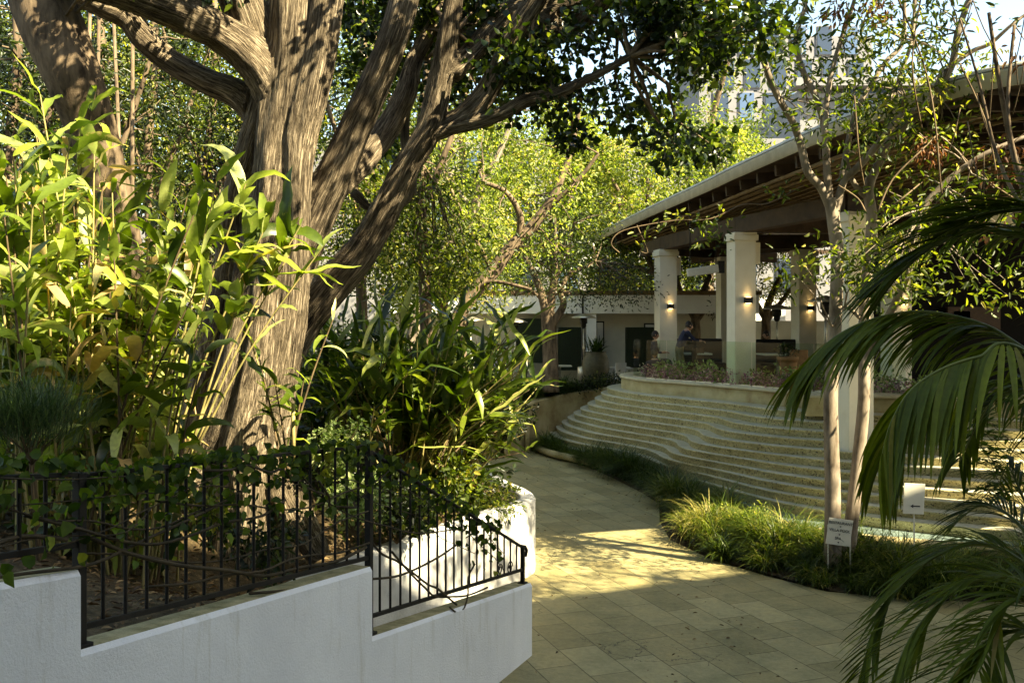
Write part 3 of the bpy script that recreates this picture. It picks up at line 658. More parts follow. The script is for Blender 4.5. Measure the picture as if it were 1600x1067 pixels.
# low white restaurant wing
LB = empty('white_villa', (0, 36, 1.25), 'low white villa with shaded recessed front and hedge panels past the terrace', 'building')
m_ = MB(); m_.box((2.2, 39.2, 2.9), (13.5, 5, 3.35)); m_.build('wall', M['beige_wall'], LB)
m_ = MB(); m_.box((2.2, 36.1, 4.20), (13.9, 1.1, .68)); m_.build('overhang', M['white_wall'], LB)
m_ = MB(); m_.box((2.2, 36.2, 4.58), (14.1, 1.4, .07)); m_.box((2.2, 38.6, 4.66), (14.1, 6, .1)); m_.build('roof', M['slat'], LB)
m_ = MB(); m_.box((2.95, 35.85, 2.75), (.36, .36, 3.0)); m_.build('pillar', M['white_wall'], LB)
m_ = MB(); m_.box((2.62, 35.55, 3.3), (.07, .07, 2.3)); m_.build('downpipe', M['dark'], LB)
for wx, w, h in ((3.35, .34, .95), (5.25, .42, .8)):
    m_ = MB(); m_.box((wx, 36.66, 3.1), (w, .05, h)); m_.build('picture_frame', M['dark'], LB); m_ = MB(); m_.box((wx, 36.62, 3.1), (w-.1, .04, h-.1)); m_.build('picture', M['white_wall'], LB)
for x, zc, w, h, lab in ((.75, 2.85, 1.25, 1.65, 'large dark clipped hedge panel against the white wall left of the young tree'), (2.15, 2.55, .85, 1.6, 'narrow dark clipped hedge panel right of the young tree trunk'), (4.85, 2.6, 1.2, 1.5, 'dark clipped hedge panel beside the leftmost terrace column')):
    m_ = MB(); m_.box((x, 35.9, zc), (w, .35, h)); o = m_.build('hedge_panel', M['hedge_dark'], bevel=.02); tag(o, lab, 'hedge', 'dark hedge panels before the white villa')
# taller white wing behind
wins = [(-9+c_*2.4, 6.2+r_*2.9, 1.2, 1.6, (c_+r_) % 2) for r_ in range(3) for c_ in range(11)]
T3 = building('white_wing', 'white building glimpsed through the tree foliage above the low villa', -12, 17, 52, 0, 13.5, 10, M['pale_render'], wins)
m_ = MB(); m_.box((9.0, 43, 3.0), (6.4, .3, 3.6)); o = m_.build('garden_wall', M['white_wall']); tag(o, 'bright sunlit white wall seen between the columns behind the terrace', 'wall')
m_ = MB(); m_.box((11.6, 41, 2.75), (6.3, .3, 1.7)); o = m_.build('screen_wall', M['beige_wall']); tag(o, 'grey beige screen wall in front of the bright wall behind the terrace', 'wall')
m_ = MB(); m_.box((-9.5, 40, 5.2), (12, .3, 5.6)); o = m_.build('boundary_wall', M['pale_render']); tag(o, 'sunlit white wall glimpsed through leaves right of the big trunk', 'wall')
# hotel block behind the camera: its shade lies over the foreground
a = Vector((15.0, 2.2, 0)); dv = Vector((1, .45, 0)).normalized(); nb = Vector((dv.y, -dv.x, 0))
HB = empty('hotel_block', a+nb*6, 'plain cream hotel block standing behind the viewpoint', 'building')
m_ = MB(); c = a - dv*15 + nb*6; m_.box((c.x, c.y, 8), (48, 12, 16), rz=math.atan2(dv.y, dv.x)); m_.build('wall', M['hotel'], HB)
for k in range(10):
    for r_ in range(4):
        c = a + dv*(6-4.4*k) - nb*.02; m_ = MB(); m_.box((c.x, c.y, 2.5+3.6*r_), (1.6, .12, 2.0), rz=math.atan2(dv.y, dv.x)); m_.build('window', M['window_dark'], HB)
# side stair with railing by the villa
SS = empty('side_stair', (.2, 33, 1.25), 'white side stair with dark railing left of the young tree', 'stair')
m_ = MB(); m_.prism([(-2.2, 33.2), (.55, 33.2), (.55, 34.2), (-2.2, 34.2)], .4, [2.9, 1.3, 1.3, 2.9]); m_.build('flight', M['white_wall'], SS)
m_ = MB(); m_.beam((-2.2, 33.15, 3.75), (.5, 33.15, 2.2), .05, .05)
for k in range(12):
    t = k/11; m_.tube([(-2.2+2.7*t, 33.15, 2.85-1.5*t), (-2.2+2.7*t, 33.15, 3.75-1.55*t)], .018, 5)
m_.build('railing', M['dark'], SS)

# ================================================================== TREES
def add_bark(me, limbs):
    """vector attribute following the nearest limb, so that bark runs along the wood"""
    n = len(me.vertices); co = np.zeros(n*3); me.vertices.foreach_get('co', co); co = co.reshape(-1, 3)
    best = np.full(n, 1e9); out = np.zeros((n, 3))
    for li, (pts, rad) in enumerate(limbs):
        s = 0; off = li*7.3
        for i in range(len(pts)-1):
            a = np.array(pts[i]); b = np.array(pts[i+1]); ab = b-a; L = np.linalg.norm(ab); 
            if L < 1e-6: continue
            t = np.clip(((co-a)@ab)/L**2, 0, 1); q = a + t[:, None]*ab; dd = np.linalg.norm(co-q, axis=1)
            r = rad[i]*(1-t)+rad[i+1]*t; sc = dd - r
            m_ = sc < best; best[m_] = sc[m_]
            d = ab/L; ref = np.array([0, 1., 0]) if abs(d[1]) < .8 else np.array([1., 0, 0]); u = np.cross(d, ref); u /= np.linalg.norm(u); w = np.cross(d, u)
            v = (co-q); nv = v/np.maximum(np.linalg.norm(v, axis=1, keepdims=True), 1e-6)
            R = np.maximum(r, .08)
            out[m_, 0] = ((nv@u)*R)[m_]*1.3 + off; out[m_, 1] = ((nv@w)*R)[m_]*1.3; out[m_, 2] = (s+t*L)[m_]*.075
            s += L
    at = me.attributes.new('bark', 'FLOAT_VECTOR', 'POINT'); at.data.foreach_set('vector', out.astype(np.float32).ravel())
    return out
def trunk_mesh(name, limbs, m, parent, voxel=None, disp=0, n=10, flute=None, fs=3.0):
    L2 = []; mb = MB()
    for pts, rad in limbs:
        p, r = spline(pts, rad, 6); L2.append((p, r)); mb.tube(p, r, n, flute=flute)
    if voxel is None: return mb.build(name, m, parent)
    me = bpy.data.meshes.new('tmp'); me.from_pydata(mb.v, [], mb.f); me.update()
    o = bpy.data.objects.new('tmp', me); COL.objects.link(o)
    md = o.modifiers.new('r', 'REMESH'); md.mode = 'VOXEL'; md.voxel_size = voxel
    sm_ = o.modifiers.new('s', 'SMOOTH'); sm_.iterations = 6; sm_.factor = .6
    dg = bpy.context.evaluated_depsgraph_get(); me2 = bpy.data.meshes.new_from_object(o.evaluated_get(dg)); bpy.data.objects.remove(o)
    bk_ = add_bark(me2, L2)
    if disp:
        nv = len(me2.vertices); co = np.zeros(nv*3); no = np.zeros(nv*3); me2.vertices.foreach_get('co', co); me2.vertices.foreach_get('normal', no)
        co = co.reshape(-1, 3); no = no.reshape(-1, 3); dv = np.zeros(nv)
        for i in range(nv):
            b_ = Vector(bk_[i]); w = noise.noise(b_*1.1)*.25
            q = Vector((b_.x*fs+w, b_.y*fs-w, b_.z*fs*.8))
            v1 = noise.noise(q); v2 = noise.noise(q*2.7); v3 = noise.noise(q*7)
            dv[i] = -abs(v1)*1.0 + .45 - abs(v2)*.55 + v3*.22 + .3*noise.noise(Vector(co[i])*1.3)
        co += no*(dv*disp)[:, None]; me2.vertices.foreach_set('co', co.ravel())
    me2.materials.clear(); me2.materials.append(m); me2.name = name
    me2.polygons.foreach_set('use_smooth', np.ones(len(me2.polygons), dtype=bool)); me2.update()
    return link(name, me2, parent)

def crown(parent, centers, radii, per, ll, m, seed, tmpl=T_OVAL, up=.6, ratio=.55, name='crown', flat=.8, shade_var=.18, droopy=.2, skip=None):
    """leaf clumps round every centre; each clump gets its own mean tone"""
    rg = np.random.default_rng(seed); centers = np.array(centers, float); k = len(centers)
    radii = np.broadcast_to(np.array(radii, float), (k,))
    idx = np.repeat(np.arange(k), per); n = len(idx)
    d = nrm(rg.normal(size=(n, 3))); rr = rg.random(n)**.45
    C = centers[idx] + d*rr[:, None]*radii[idx][:, None]*np.array([1, 1, flat])
    if skip is not None: keep = ~skip(C); C = C[keep]; idx = idx[keep]; d = d[keep]; n = len(C)
    A = nrm(d*.8 + rg.normal(size=(n, 3))*.6 + np.array([0, 0, -droopy])); N = nrm(rg.normal(size=(n, 3))*.7 + np.array([0, 0, up]) + np.array([.2, -.3, 0]))
    L = ll*(.6+.7*rg.random(n)); V, Q, nt = leafset(C, A, N, L, L*ratio*(.8+.4*rg.random(n)), tmpl)
    tone = rg.normal(0, shade_var, k)[idx] + rg.random(n)**1.3*.85
    return np_mesh(name, V, Q, np.repeat(np.clip(tone, 0, 1), nt), m, parent)
def ell(rg, c, r, n, hollow=.5):
    d = nrm(rg.normal(size=(n, 3))); rr = (hollow + (1-hollow)*rg.random(n))**1.0
    return np.array(c) + d*rr[:, None]*np.array(r)
def twigs(parent, starts, ends, m, r0=.03, name='branches', seed=0, wob=.15):
    rg = random.Random(seed); mb = MB()
    for a, b in zip(starts, ends):
        a = Vector(a); b = Vector(b); L = (b-a).length; mid = [a.lerp(b, t) + Vector((rg.uniform(-1, 1), rg.uniform(-1, 1), rg.uniform(-.3, 1)))*L*wob*.5 for t in (.33, .66)]
        mb.tube([a, *mid, b], [r0, r0*.75, r0*.5, r0*.25], 5, cap=False)
    return mb.build(name, m, parent)

# ---- the great tree
D0 = 10.0
def L_(*a):     # (px,py,d,r) rows
    return [P(x, y, d) for x, y, d, r in a], [r for x, y, d, r in a]
BIG = empty('giant_tree', P(375, 740, 10), 'huge old tree with furrowed fluted trunk and massive limbs on the left', 'tree')
limbs = [
 L_((325, 930, 10.2, .62), (335, 820, 10.2, .56), (350, 740, 10.1, .50), (378, 640, 10, .40), (396, 540, 10, .345), (410, 450, 10, .31), (424, 370, 10, .29), (436, 300, 10, .29), (446, 220, 10, .31), (458, 150, 10, .33), (468, 80, 10, .34), (475, -30, 10, .33), (485, -160, 10, .3)),
 L_((270, 930, 10.5, .42), (285, 820, 10.5, .38), (305, 720, 10.4, .32), (328, 620, 10.4, .26), (346, 500, 10.35, .19), (358, 400, 10.3, .16), (370, 300, 10.2, .15), (400, 200, 10.1, .15), (420, 130, 10, .15)),
 L_((420, 930, 9.9, .34), (415, 830, 9.9, .30), (412, 740, 9.9, .25), (426, 650, 9.85, .2), (446, 560, 9.8, .17), (460, 460, 9.8, .15), (464, 360, 9.8, .14), (466, 260, 9.8, .15), (482, 160, 9.8, .18), (502, 70, 9.8, .18), (520, -60, 9.8, .17)),
 L_((372, 930, 9.6, .3), (380, 760, 9.6, .26), (388, 680, 9.6, .22), (404, 580, 9.66, .16), (414, 480, 9.7, .13), (422, 380, 9.76, .11), (432, 280, 9.86, .08), (442, 200, 10.0, .04)),
 # lateral left limbs
 L_((455, 210, 10.05, .24), (430, 140, 9.95, .23), (388, 85, 9.8, .20), (335, 48, 9.6, .18), (270, 15, 9.2, .19), (190, -15, 9, .17), (90, -40, 8.6, .15)),
 L_((420, 190, 10.2, .20), (375, 148, 10.2, .15), (320, 125, 10.2, .135), (265, 95, 10.2, .125), (225, 62, 10.1, .12), (200, 30, 10, .115), (165, 14, 9.9, .105), (110, -10, 9.8, .09), (40, -50, 9.7, .07)),
 L_((400, 60, 10, .22), (385, 20, 9.9, .22), (360, -40, 9.8, .2)),
 L_((425, 530, 10.1, .20), (455, 430, 10.2, .20), (492, 345, 10.2, .195), (524, 275, 10.2, .185), (556, 200, 10.2, .175), (592, 120, 10.1, .17), (618, 50, 10, .165), (640, -40, 10, .16), (655, -120, 10, .14)),
 L_((425, 600, 10.4, .22), (462, 520, 10.6, .21), (512, 452, 10.7, .20), (562, 395, 10.7, .19), (600, 330, 10.7, .165), (634, 262, 10.6, .145), (670, 200, 10.5, .14), (692, 115, 10.4, .12), (702, 50, 10.3, .105), (715, -40, 10.2, .09)),
 L_((664, 208, 10.5, .11), (700, 198, 10.5, .105), (745, 165, 10.4, .125), (778, 115, 10.3, .12), (800, 60, 10.2, .11), (830, 10, 10.1, .10), (870, -60, 10, .08)),
 L_((690, 200, 10.5, .085), (740, 192, 10.4, .08), (785, 178, 10.3, .07), (822, 158, 10.2, .075), (870, 146, 10.1, .055), (930, 118, 10, .045), (985, 88, 9.9, .04), (1030, 60, 9.8, .03)),
 L_((705, 115, 10.4, .12), (740, 80, 10.6, .12), (775, 40, 10.7, .11), (800, 20, 10.7, .13), (860, 8, 10.6, .11), (910, -10, 10.6, .09)),
 L_((812, 22, 10.7, .12), (850, 40, 10.7, .20), (878, 52, 10.7, .12), (905, 42, 10.6, .09), (935, 10, 10.5, .1), (975, -30, 10.4, .09)),
 L_((525, 300, 10.2, .10), (565, 255, 10.6, .13), (606, 200, 11.1, .14), (633, 148, 11.2, .13), (650, 90, 11.3, .10), (690, 20, 11.4, .09), (720, -50, 11.4, .08)),
 L_((552, 300, 11.5, .05), (590, 330, 11.6, .05), (640, 300, 11.6, .07), (632, 210, 11.6, .06), (640, 120, 11.6, .05)),
 # roots / buttresses
 L_((350, 700, 10, .25), (295, 790, 9.7, .2), (240, 850, 9.4, .12)), L_((420, 700, 9.8, .2), (455, 790, 9.6, .17), (500, 870, 9.5, .10)),
]
trunk_mesh('trunk', limbs, M['bark_big'], BIG, voxel=.028, disp=.05, n=14, flute=(.07, 5), fs=4.2)
rg = np.random.default_rng(11)
cl = []
def sc(n, x0, x1, y0, y1, d0, d1):
    for _ in range(n): cl.append(tuple(P(rg.uniform(x0, x1), rg.uniform(y0, y1), rg.uniform(d0, d1))))
sc(24, 780, 1180, -60, 130, 9.5, 12.5); sc(12, 820, 1120, 110, 235, 10, 12); sc(15, 1000, 1210, -60, 90, 9, 12)
sc(26, 660, 860, -80, 60, 10.5, 13); sc(9, 640, 800, 40, 250, 11.8, 13.5); sc(16, 470, 700, -90, 30, 10.8, 13); sc(7, 530, 640, 20, 260, 12, 13.5)
sc(14, 0, 400, -140, -20, 9, 12)
vis = list(cl)
for _ in range(26): cl.append((rg.uniform(-1.0, 5), rg.uniform(4.5, 9), rg.uniform(7.6, 9.6)))  # unseen crown clumps, placed above the frame to shade trunk and limbs
for _ in range(9): cl.append((rg.uniform(-2.6, -.4), rg.uniform(6.2, 7.8), rg.uniform(8.0, 9.2)))
for _ in range(20): cl.append((rg.uniform(1.2, 3.8), rg.uniform(7.3, 9.6), rg.uniform(8.3, 9.6)))
for _ in range(17): cl.append((rg.uniform(5.2, 7.6), rg.uniform(5.0, 8.8), rg.uniform(7.8, 9)))          # unseen clumps added above the frame to dapple the planter wall
for _ in range(46): cl.append((rg.uniform(2.0, 8), rg.uniform(11, 14.5), rg.uniform(8.6, 10.4)))          # unseen clumps added high on the right to shade the far path
crown(BIG, cl, rg.uniform(.28, .62, len(cl)), 180, .085, M['lf_big'], 3, T_HEART, ratio=.8, flat=.7)
tips = [P(640, -40, 10), P(712, 50, 10.3), P(870, 146, 10.1), P(930, 118, 10), P(830, 10, 10.1), P(935, 10, 10.5), P(985, 88, 9.9)]
st = []; en = []
for c in vis:
    c = Vector(c); s_ = min(tips, key=lambda t: (t-c).length); st.append(s_); en.append(c)
twigs(BIG, st[:90], en[:90], M['bark_dark'], .03, seed=4)

# ---- generic garden tree
def tree(name, label, base, limbs, clumps, crad, per, ll, lm, seed, bm_=None, group=None, cat='tree', tw=True, ratio=.5, tmpl=T_OVAL, n=8, flat=.75, r0=.02, up=.6, droopy=.2, voxel=None):
    bm_ = bm_ or (M['bark_pale'] if name in ('pale_tree', 'lean_tree') else M['bark_dark'])
    e = empty(name, base, label, cat, group)
    if limbs: trunk_mesh('trunk', limbs, bm_, e, n=n, voxel=voxel)
    crown(e, clumps, crad, per, ll, lm, seed, tmpl, ratio=ratio, flat=flat, up=up, droopy=droopy)
    if tw and limbs:
        ends = [Vector(c) for c in clumps]; allp = [p for pts, r in limbs for p in pts[len(pts)//2:]]
        st = [min(allp, key=lambda t: (t-c).length) for c in ends]
        pr = [(s_, c) for s_, c in zip(st, ends) if (s_-c).length < 4][:160]
        twigs(e, [p[0] for p in pr], [p[1] for p in pr], bm_, r0, seed=seed)
    return e
R = np.random.default_rng
r = R(20); tree('added_shade_tree', 'unseen tree added right of the palms to throw leaf shadows across the path', (11.8, 8.2, 0), [([Vector(q) for q in ((11.8, 8.2, -.1), (11.6, 8.1, 3.5), (11.2, 7.9, 6.5), (10.2, 7.6, 9.0))], [.2, .17, .13, .07]), ([Vector(q) for q in ((11.4, 8, 5), (10.2, 7, 7.5), (9.0, 6.5, 8.8))], [.1, .07, .04])],  # out of view, added so its leaf clumps dapple the sunlit path
     [(r.uniform(7.6, 11.6), r.uniform(5.8, 9.2), r.uniform(8.4, 10)) for _ in range(24)], .36, 90, .09, M['lf_mid'], 19)
# left leaning tree
r = R(21)
tree('leaning_tree', 'grey leaning tree trunk entering at the upper left corner behind the ginger', P(215, 690, 9.2),
     [L_((225, 720, 9.8, .26), (190, 420, 9.4, .24), (150, 230, 9.2, .24), (118, 130, 9, .27), (85, 50, 9, .31), (50, -40, 9, .30), (10, -160, 9, .26))],
     [tuple(P(r.uniform(-150, 250), r.uniform(-260, -60), r.uniform(8, 12))) for _ in range(30)], .6, 110, .08, M['lf_big'], 22, ratio=.7, tw=True)
# dark background trees on the left, each with its own trunk
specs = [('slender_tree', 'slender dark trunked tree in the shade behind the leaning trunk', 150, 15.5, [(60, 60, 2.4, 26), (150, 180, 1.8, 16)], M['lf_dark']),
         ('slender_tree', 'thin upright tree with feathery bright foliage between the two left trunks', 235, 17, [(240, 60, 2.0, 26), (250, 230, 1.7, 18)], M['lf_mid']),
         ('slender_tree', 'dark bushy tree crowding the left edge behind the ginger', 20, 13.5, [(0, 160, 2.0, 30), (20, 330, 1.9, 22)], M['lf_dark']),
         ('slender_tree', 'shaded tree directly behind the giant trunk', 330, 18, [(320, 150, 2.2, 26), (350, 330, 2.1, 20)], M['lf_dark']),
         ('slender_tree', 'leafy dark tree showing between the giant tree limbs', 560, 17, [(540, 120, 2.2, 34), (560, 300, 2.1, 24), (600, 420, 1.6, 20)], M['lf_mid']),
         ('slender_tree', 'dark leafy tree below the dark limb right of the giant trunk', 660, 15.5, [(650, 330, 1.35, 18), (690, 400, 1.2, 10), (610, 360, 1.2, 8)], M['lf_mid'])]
for i, (nm, lab, bx, d, blobs, lm) in enumerate(specs):
    r = R(40+i); cl = []
    for (x, y, rad, k) in blobs: cl += [tuple(c) for c in ell(r, P(x, y, d), (rad, rad*.8, rad*.85), k, .3)]
    by = HZ + (EYE-2.0)*F/d
    tree(nm, lab, P(bx, by, d), [L_((bx, by+8, d, .12), (bx+6, by-130, d, .10), (bx-4, 250, d, .085), (bx+8, 90, d, .07), (bx, -60, d, .05)),
         L_((bx, 330, d, .06), (bx+50, 200, d, .045), (bx+95, 60, d, .03)), L_((bx, 300, d, .05), (bx-50, 160, d-.3, .04), (bx-80, 20, d-.5, .03))],
         cl, .62, 120, .10, lm, 60+i, group='trees behind the giant tree', ratio=.42)
# bamboo-like stems
e = empty('bamboo_clump', P(150, 640, 13), 'cluster of straight dark stems standing behind the ginger at the left', 'plant')
for k in range(4):
    x = 128+k*26+rng.uniform(-6, 6); d = 12.5+rng.uniform(0, 1.5); m_ = MB(); m_.tube([P(x, 700, d), P(x+rng.uniform(-8, 8), 350, d), P(x+rng.uniform(-14, 14), -40, d)], [.034, .03, .022], 7); m_.build('stem', M['bark_dark'], e)

# ---- middle ground: leaning pale trunks
r = R(70); cl = [tuple(P(r.uniform(690, 900), r.uniform(190, 400), r.uniform(18, 22))) for _ in range(42)]
tree('coral_tree', 'slanting bare barked tree leaning right over the path behind the giant tree', P(690, 590, 19.5),
     [L_((668, 640, 19.5, .15), (705, 520, 19.5, .14), (735, 465, 19.5, .14), (770, 425, 19.6, .15), (800, 385, 19.7, .13), (835, 350, 19.8, .12), (868, 300, 19.8, .08), (892, 235, 19.9, .06), (905, 170, 20, .04)),
      L_((812, 372, 19.7, .09), (812, 335, 19.6, .07), (790, 300, 19.5, .05), (755, 285, 19.4, .04)), L_((850, 330, 19.8, .06), (900, 285, 19.6, .05), (935, 240, 19.5, .03)),
      L_((745, 455, 19.5, .06), (770, 440, 19.3, .04), (830, 452, 19, .03)), L_((770, 425, 19.6, .05), (720, 330, 19.4, .04), (690, 260, 19.3, .03))],
     cl, .55, 60, .10, M['lf_yellow'], 71, ratio=.5)
r = R(72); cl = [tuple(P(r.uniform(600, 790), r.uniform(180, 400), r.uniform(21, 24))) for _ in range(40)]
tree('lean_tree', 'slim forked tree with pale trunk between the dark limb and the slanting trunk', P(640, 560, 22),
     [L_((640, 560, 22, .16), (662, 440, 22, .13), (700, 380, 22, .12), (735, 340, 22, .12), (752, 290, 22, .1), (775, 250, 22, .08), (800, 190, 22, .05)), L_((740, 330, 22, .06), (700, 270, 22, .05), (680, 190, 22, .04))],
     cl, .6, 80, .11, M['lf_yellow'], 73, ratio=.5)
# young tree in front of the villa
r = R(74); cl = [tuple(P(r.uniform(770, 960), r.uniform(330, 425), r.uniform(25.5, 29))) for _ in range(34)] + [tuple(P(r.uniform(880, 1010), r.uniform(410, 465), r.uniform(26, 28))) for _ in range(26)] + [tuple(P(r.uniform(790, 850), r.uniform(420, 450), 27)) for _ in range(6)]
tree('young_tree', 'upright multi-branched tree in front of the white villa at the end of the path', P(858, 600, 27.5),
     [L_((860, 612, 27.5, .26), (860, 560, 27.5, .22), (857, 510, 27.5, .20), (855, 478, 27.5, .2)), L_((857, 500, 27.5, .15), (846, 460, 27.5, .12), (835, 430, 27.5, .09), (815, 390, 27.5, .06)),
      L_((858, 490, 27.5, .14), (866, 440, 27.5, .1), (868, 400, 27.5, .08), (866, 340, 27.4, .05)), L_((860, 510, 27.5, .13), (880, 478, 27.5, .1), (876, 455, 27.5, .08), (890, 430, 27.5, .07), (930, 410, 27.4, .05)),
      L_((848, 470, 27.5, .06), (830, 455, 27.4, .05), (805, 462, 27.3, .035)), L_((866, 440, 27.5, .08), (885, 395, 27.4, .06), (895, 350, 27.3, .04))],
     cl, .7, 95, .105, M['lf_dark'], 75, ratio=.35, tmpl=T_DIA, r0=.03)
# sunlit yellow-green trees beyond the pavilion corner
ylabs = ['bright yellow-green tree directly above the left tip of the pavilion roof', 'sunlit yellow-green tree behind the slanting trunk', 'golden-green tree against the hotel tower above the roof edge', 'tall sunlit tree behind the giant tree upper limbs', 'low sunlit tree behind the slim forked tree', 'pale yellow tree at far left gap behind the slender trees']
yl = [((1010, 310), 34, (4.2, 2.6, 3.0), 95), ((860, 300), 36, (3.8, 2.5, 3.6), 80), ((1120, 265), 38, (3.4, 2.5, 2.6), 62), ((720, 150), 33, (4.2, 3, 4.0), 70), ((690, 380), 31, (3.0, 2.5, 2.6), 60), ((180, 120), 30, (6.5, 3, 4.6), 90)]
for i, ((x, y), d, rad, k) in enumerate(yl):
    r = R(80+i); c0 = P(x, y, d); cl = [tuple(c) for c in ell(r, c0, rad, k, .45)]
    bz = 1.25 if d > 33 else 1.0; base = Vector((c0.x+(.75 if i == 0 else 0), c0.y, bz))
    lb = [([base, base+Vector((.1, 0, (c0.z-bz)*.5)), c0], [.17, .14, .09])]
    for q in range(6):
        t_ = Vector(cl[q*3]); lb.append(([base.lerp(c0, .6), base.lerp(c0, .6).lerp(t_, .5)+Vector((0, 0, .3)), t_], [.1, .07, .03]))
    tree('flowering_tree', ylabs[i], base, lb, cl, .75, 150, .15, M['lf_yellow'], 90+i, group='sunlit trees in the middle distance', ratio=.55, tmpl=T_OVAL)
r = R(101); cl = [tuple(P(r.uniform(1020, 1150), r.uniform(60, 230), r.uniform(41, 46))) for _ in range(10)] + [tuple(P(r.uniform(1130, 1210), r.uniform(190, 260), 43)) for _ in range(6)]
tree('ash_tree', 'airy green tree in front of the hotel tower above the pavilion roof', (9.2, 44, 1.25), [([Vector((9.2, 44, 1.25)), Vector((9.0, 44, 6)), P(1110, 210, 44), P(1140, 90, 43)], [.28, .24, .18, .08])], cl, 1.3, 75, .24, M['lf_mid'], 102, ratio=.42)
# trees behind the terrace
for i, (x, d, lab) in enumerate(((1085, 36, 'dark branching tree seen between the first two terrace columns'), (1195, 37, 'leafy tree top behind the patio heater right of the second column'), (1500, 40, 'shadowy tree beyond the right part of the pavilion'))):
    r = R(110+i); cl = [tuple(c) for c in ell(r, P(x, 415, d), (2.6, 1.5, 1.6), 34, .3)]
    tree('terrace_tree', lab, P(x, 580, d), [L_((x, 585, d, .22), (x+2, 520, d, .19), (x+4, 480, d, .15), (x+25, 430, d, .08)), L_((x+2, 500, d, .13), (x-20, 460, d, .1), (x-30, 420, d, .06)), L_((x+4, 500, d, .12), (x+38, 455, d, .08), (x+55, 430, d, .05))],
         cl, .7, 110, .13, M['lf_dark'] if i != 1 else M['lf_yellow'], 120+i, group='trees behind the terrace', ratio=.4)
# far wood mass
r = R(130); cl = []
for _ in range(430):
    x = r.uniform(-27, 9); cl.append((x, r.uniform(41, 48), 1.5 + r.uniform(0, 1)**.85*(17 if x < -2 else 12 if x < 4 else 8)))
o = crown(None, cl, 1.35, 120, .26, M['lf_mid'], 131, T_OVAL, name='distant_wood'); tag(o, 'sunlit mass of distant foliage behind the garden trees', 'foliage', kind='stuff')
r = R(132); cl = []
for _ in range(230): cl.append((r.uniform(-16, -4.6), r.uniform(19, 23), 1.8 + r.uniform(0, 1)*8.5))
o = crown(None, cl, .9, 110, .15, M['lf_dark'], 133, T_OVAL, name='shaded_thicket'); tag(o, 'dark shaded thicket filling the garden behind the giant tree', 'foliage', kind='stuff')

# ---- twin pale trees on the right
def offs(x, y, d): return P(x, y, d)
r = R(140); DA = 13.1
TA = [L_((1301, 905, DA, 0.128), (1301, 840, DA, 0.114), (1301, 760, DA, 0.106), (1299, 690, DA, 0.101), (1298, 620, DA, 0.097), (1302, 560, DA, 0.092), (1306, 480, DA, 0.088), (1308, 400, DA, 0.088), (1303, 350, DA, 0.088), (1297, 310, DA, 0.084)),
      L_((1300, 330, DA, 0.070), (1284, 295, DA, 0.062), (1262, 268, DA, 0.057), (1252, 230, DA, 0.053), (1238, 190, 13.0, 0.047), (1215, 150, 12.9, 0.047), (1198, 110, 12.8, 0.043), (1189, 70, 12.7, 0.039), (1188, 40, 12.7, 0.034), (1170, -30, 12.6, 0.026)),
      L_((1296, 310, DA, 0.057), (1292, 262, DA, 0.053), (1288, 200, 13.2, 0.047), (1274, 150, 13.2, 0.043), (1254, 110, 13.2, 0.041), (1244, 60, 13.2, 0.036), (1258, 10, 13.2, 0.030), (1265, -40, 13.2, 0.026)),
      L_((1290, 250, DA, 0.044), (1290, 180, DA, 0.040), (1298, 120, DA, 0.035), (1315, 60, DA, 0.032), (1335, 0, DA, 0.026), (1345, -60, DA, 0.018)),
      L_((1303, 345, DA, 0.066), (1318, 285, DA, 0.048), (1340, 262, 13.0, 0.052), (1375, 222, 12.9, 0.047), (1410, 180, 12.8, 0.045), (1445, 165, 12.8, 0.039), (1475, 110, 12.8, 0.034)),
      L_((1315, 280, DA, 0.044), (1330, 200, 13.2, 0.039), (1345, 160, 13.3, 0.034), (1382, 100, 13.4, 0.034), (1412, 60, 13.4, 0.030), (1410, -40, 13.4, 0.026))]
cl = [tuple(P(r.uniform(1200, 1480), r.uniform(-40, 190), r.uniform(12.2, 14.2))) for _ in range(48)] + [tuple(P(r.uniform(1110, 1240), r.uniform(60, 170), r.uniform(12.5, 13.8))) for _ in range(4)] \
   
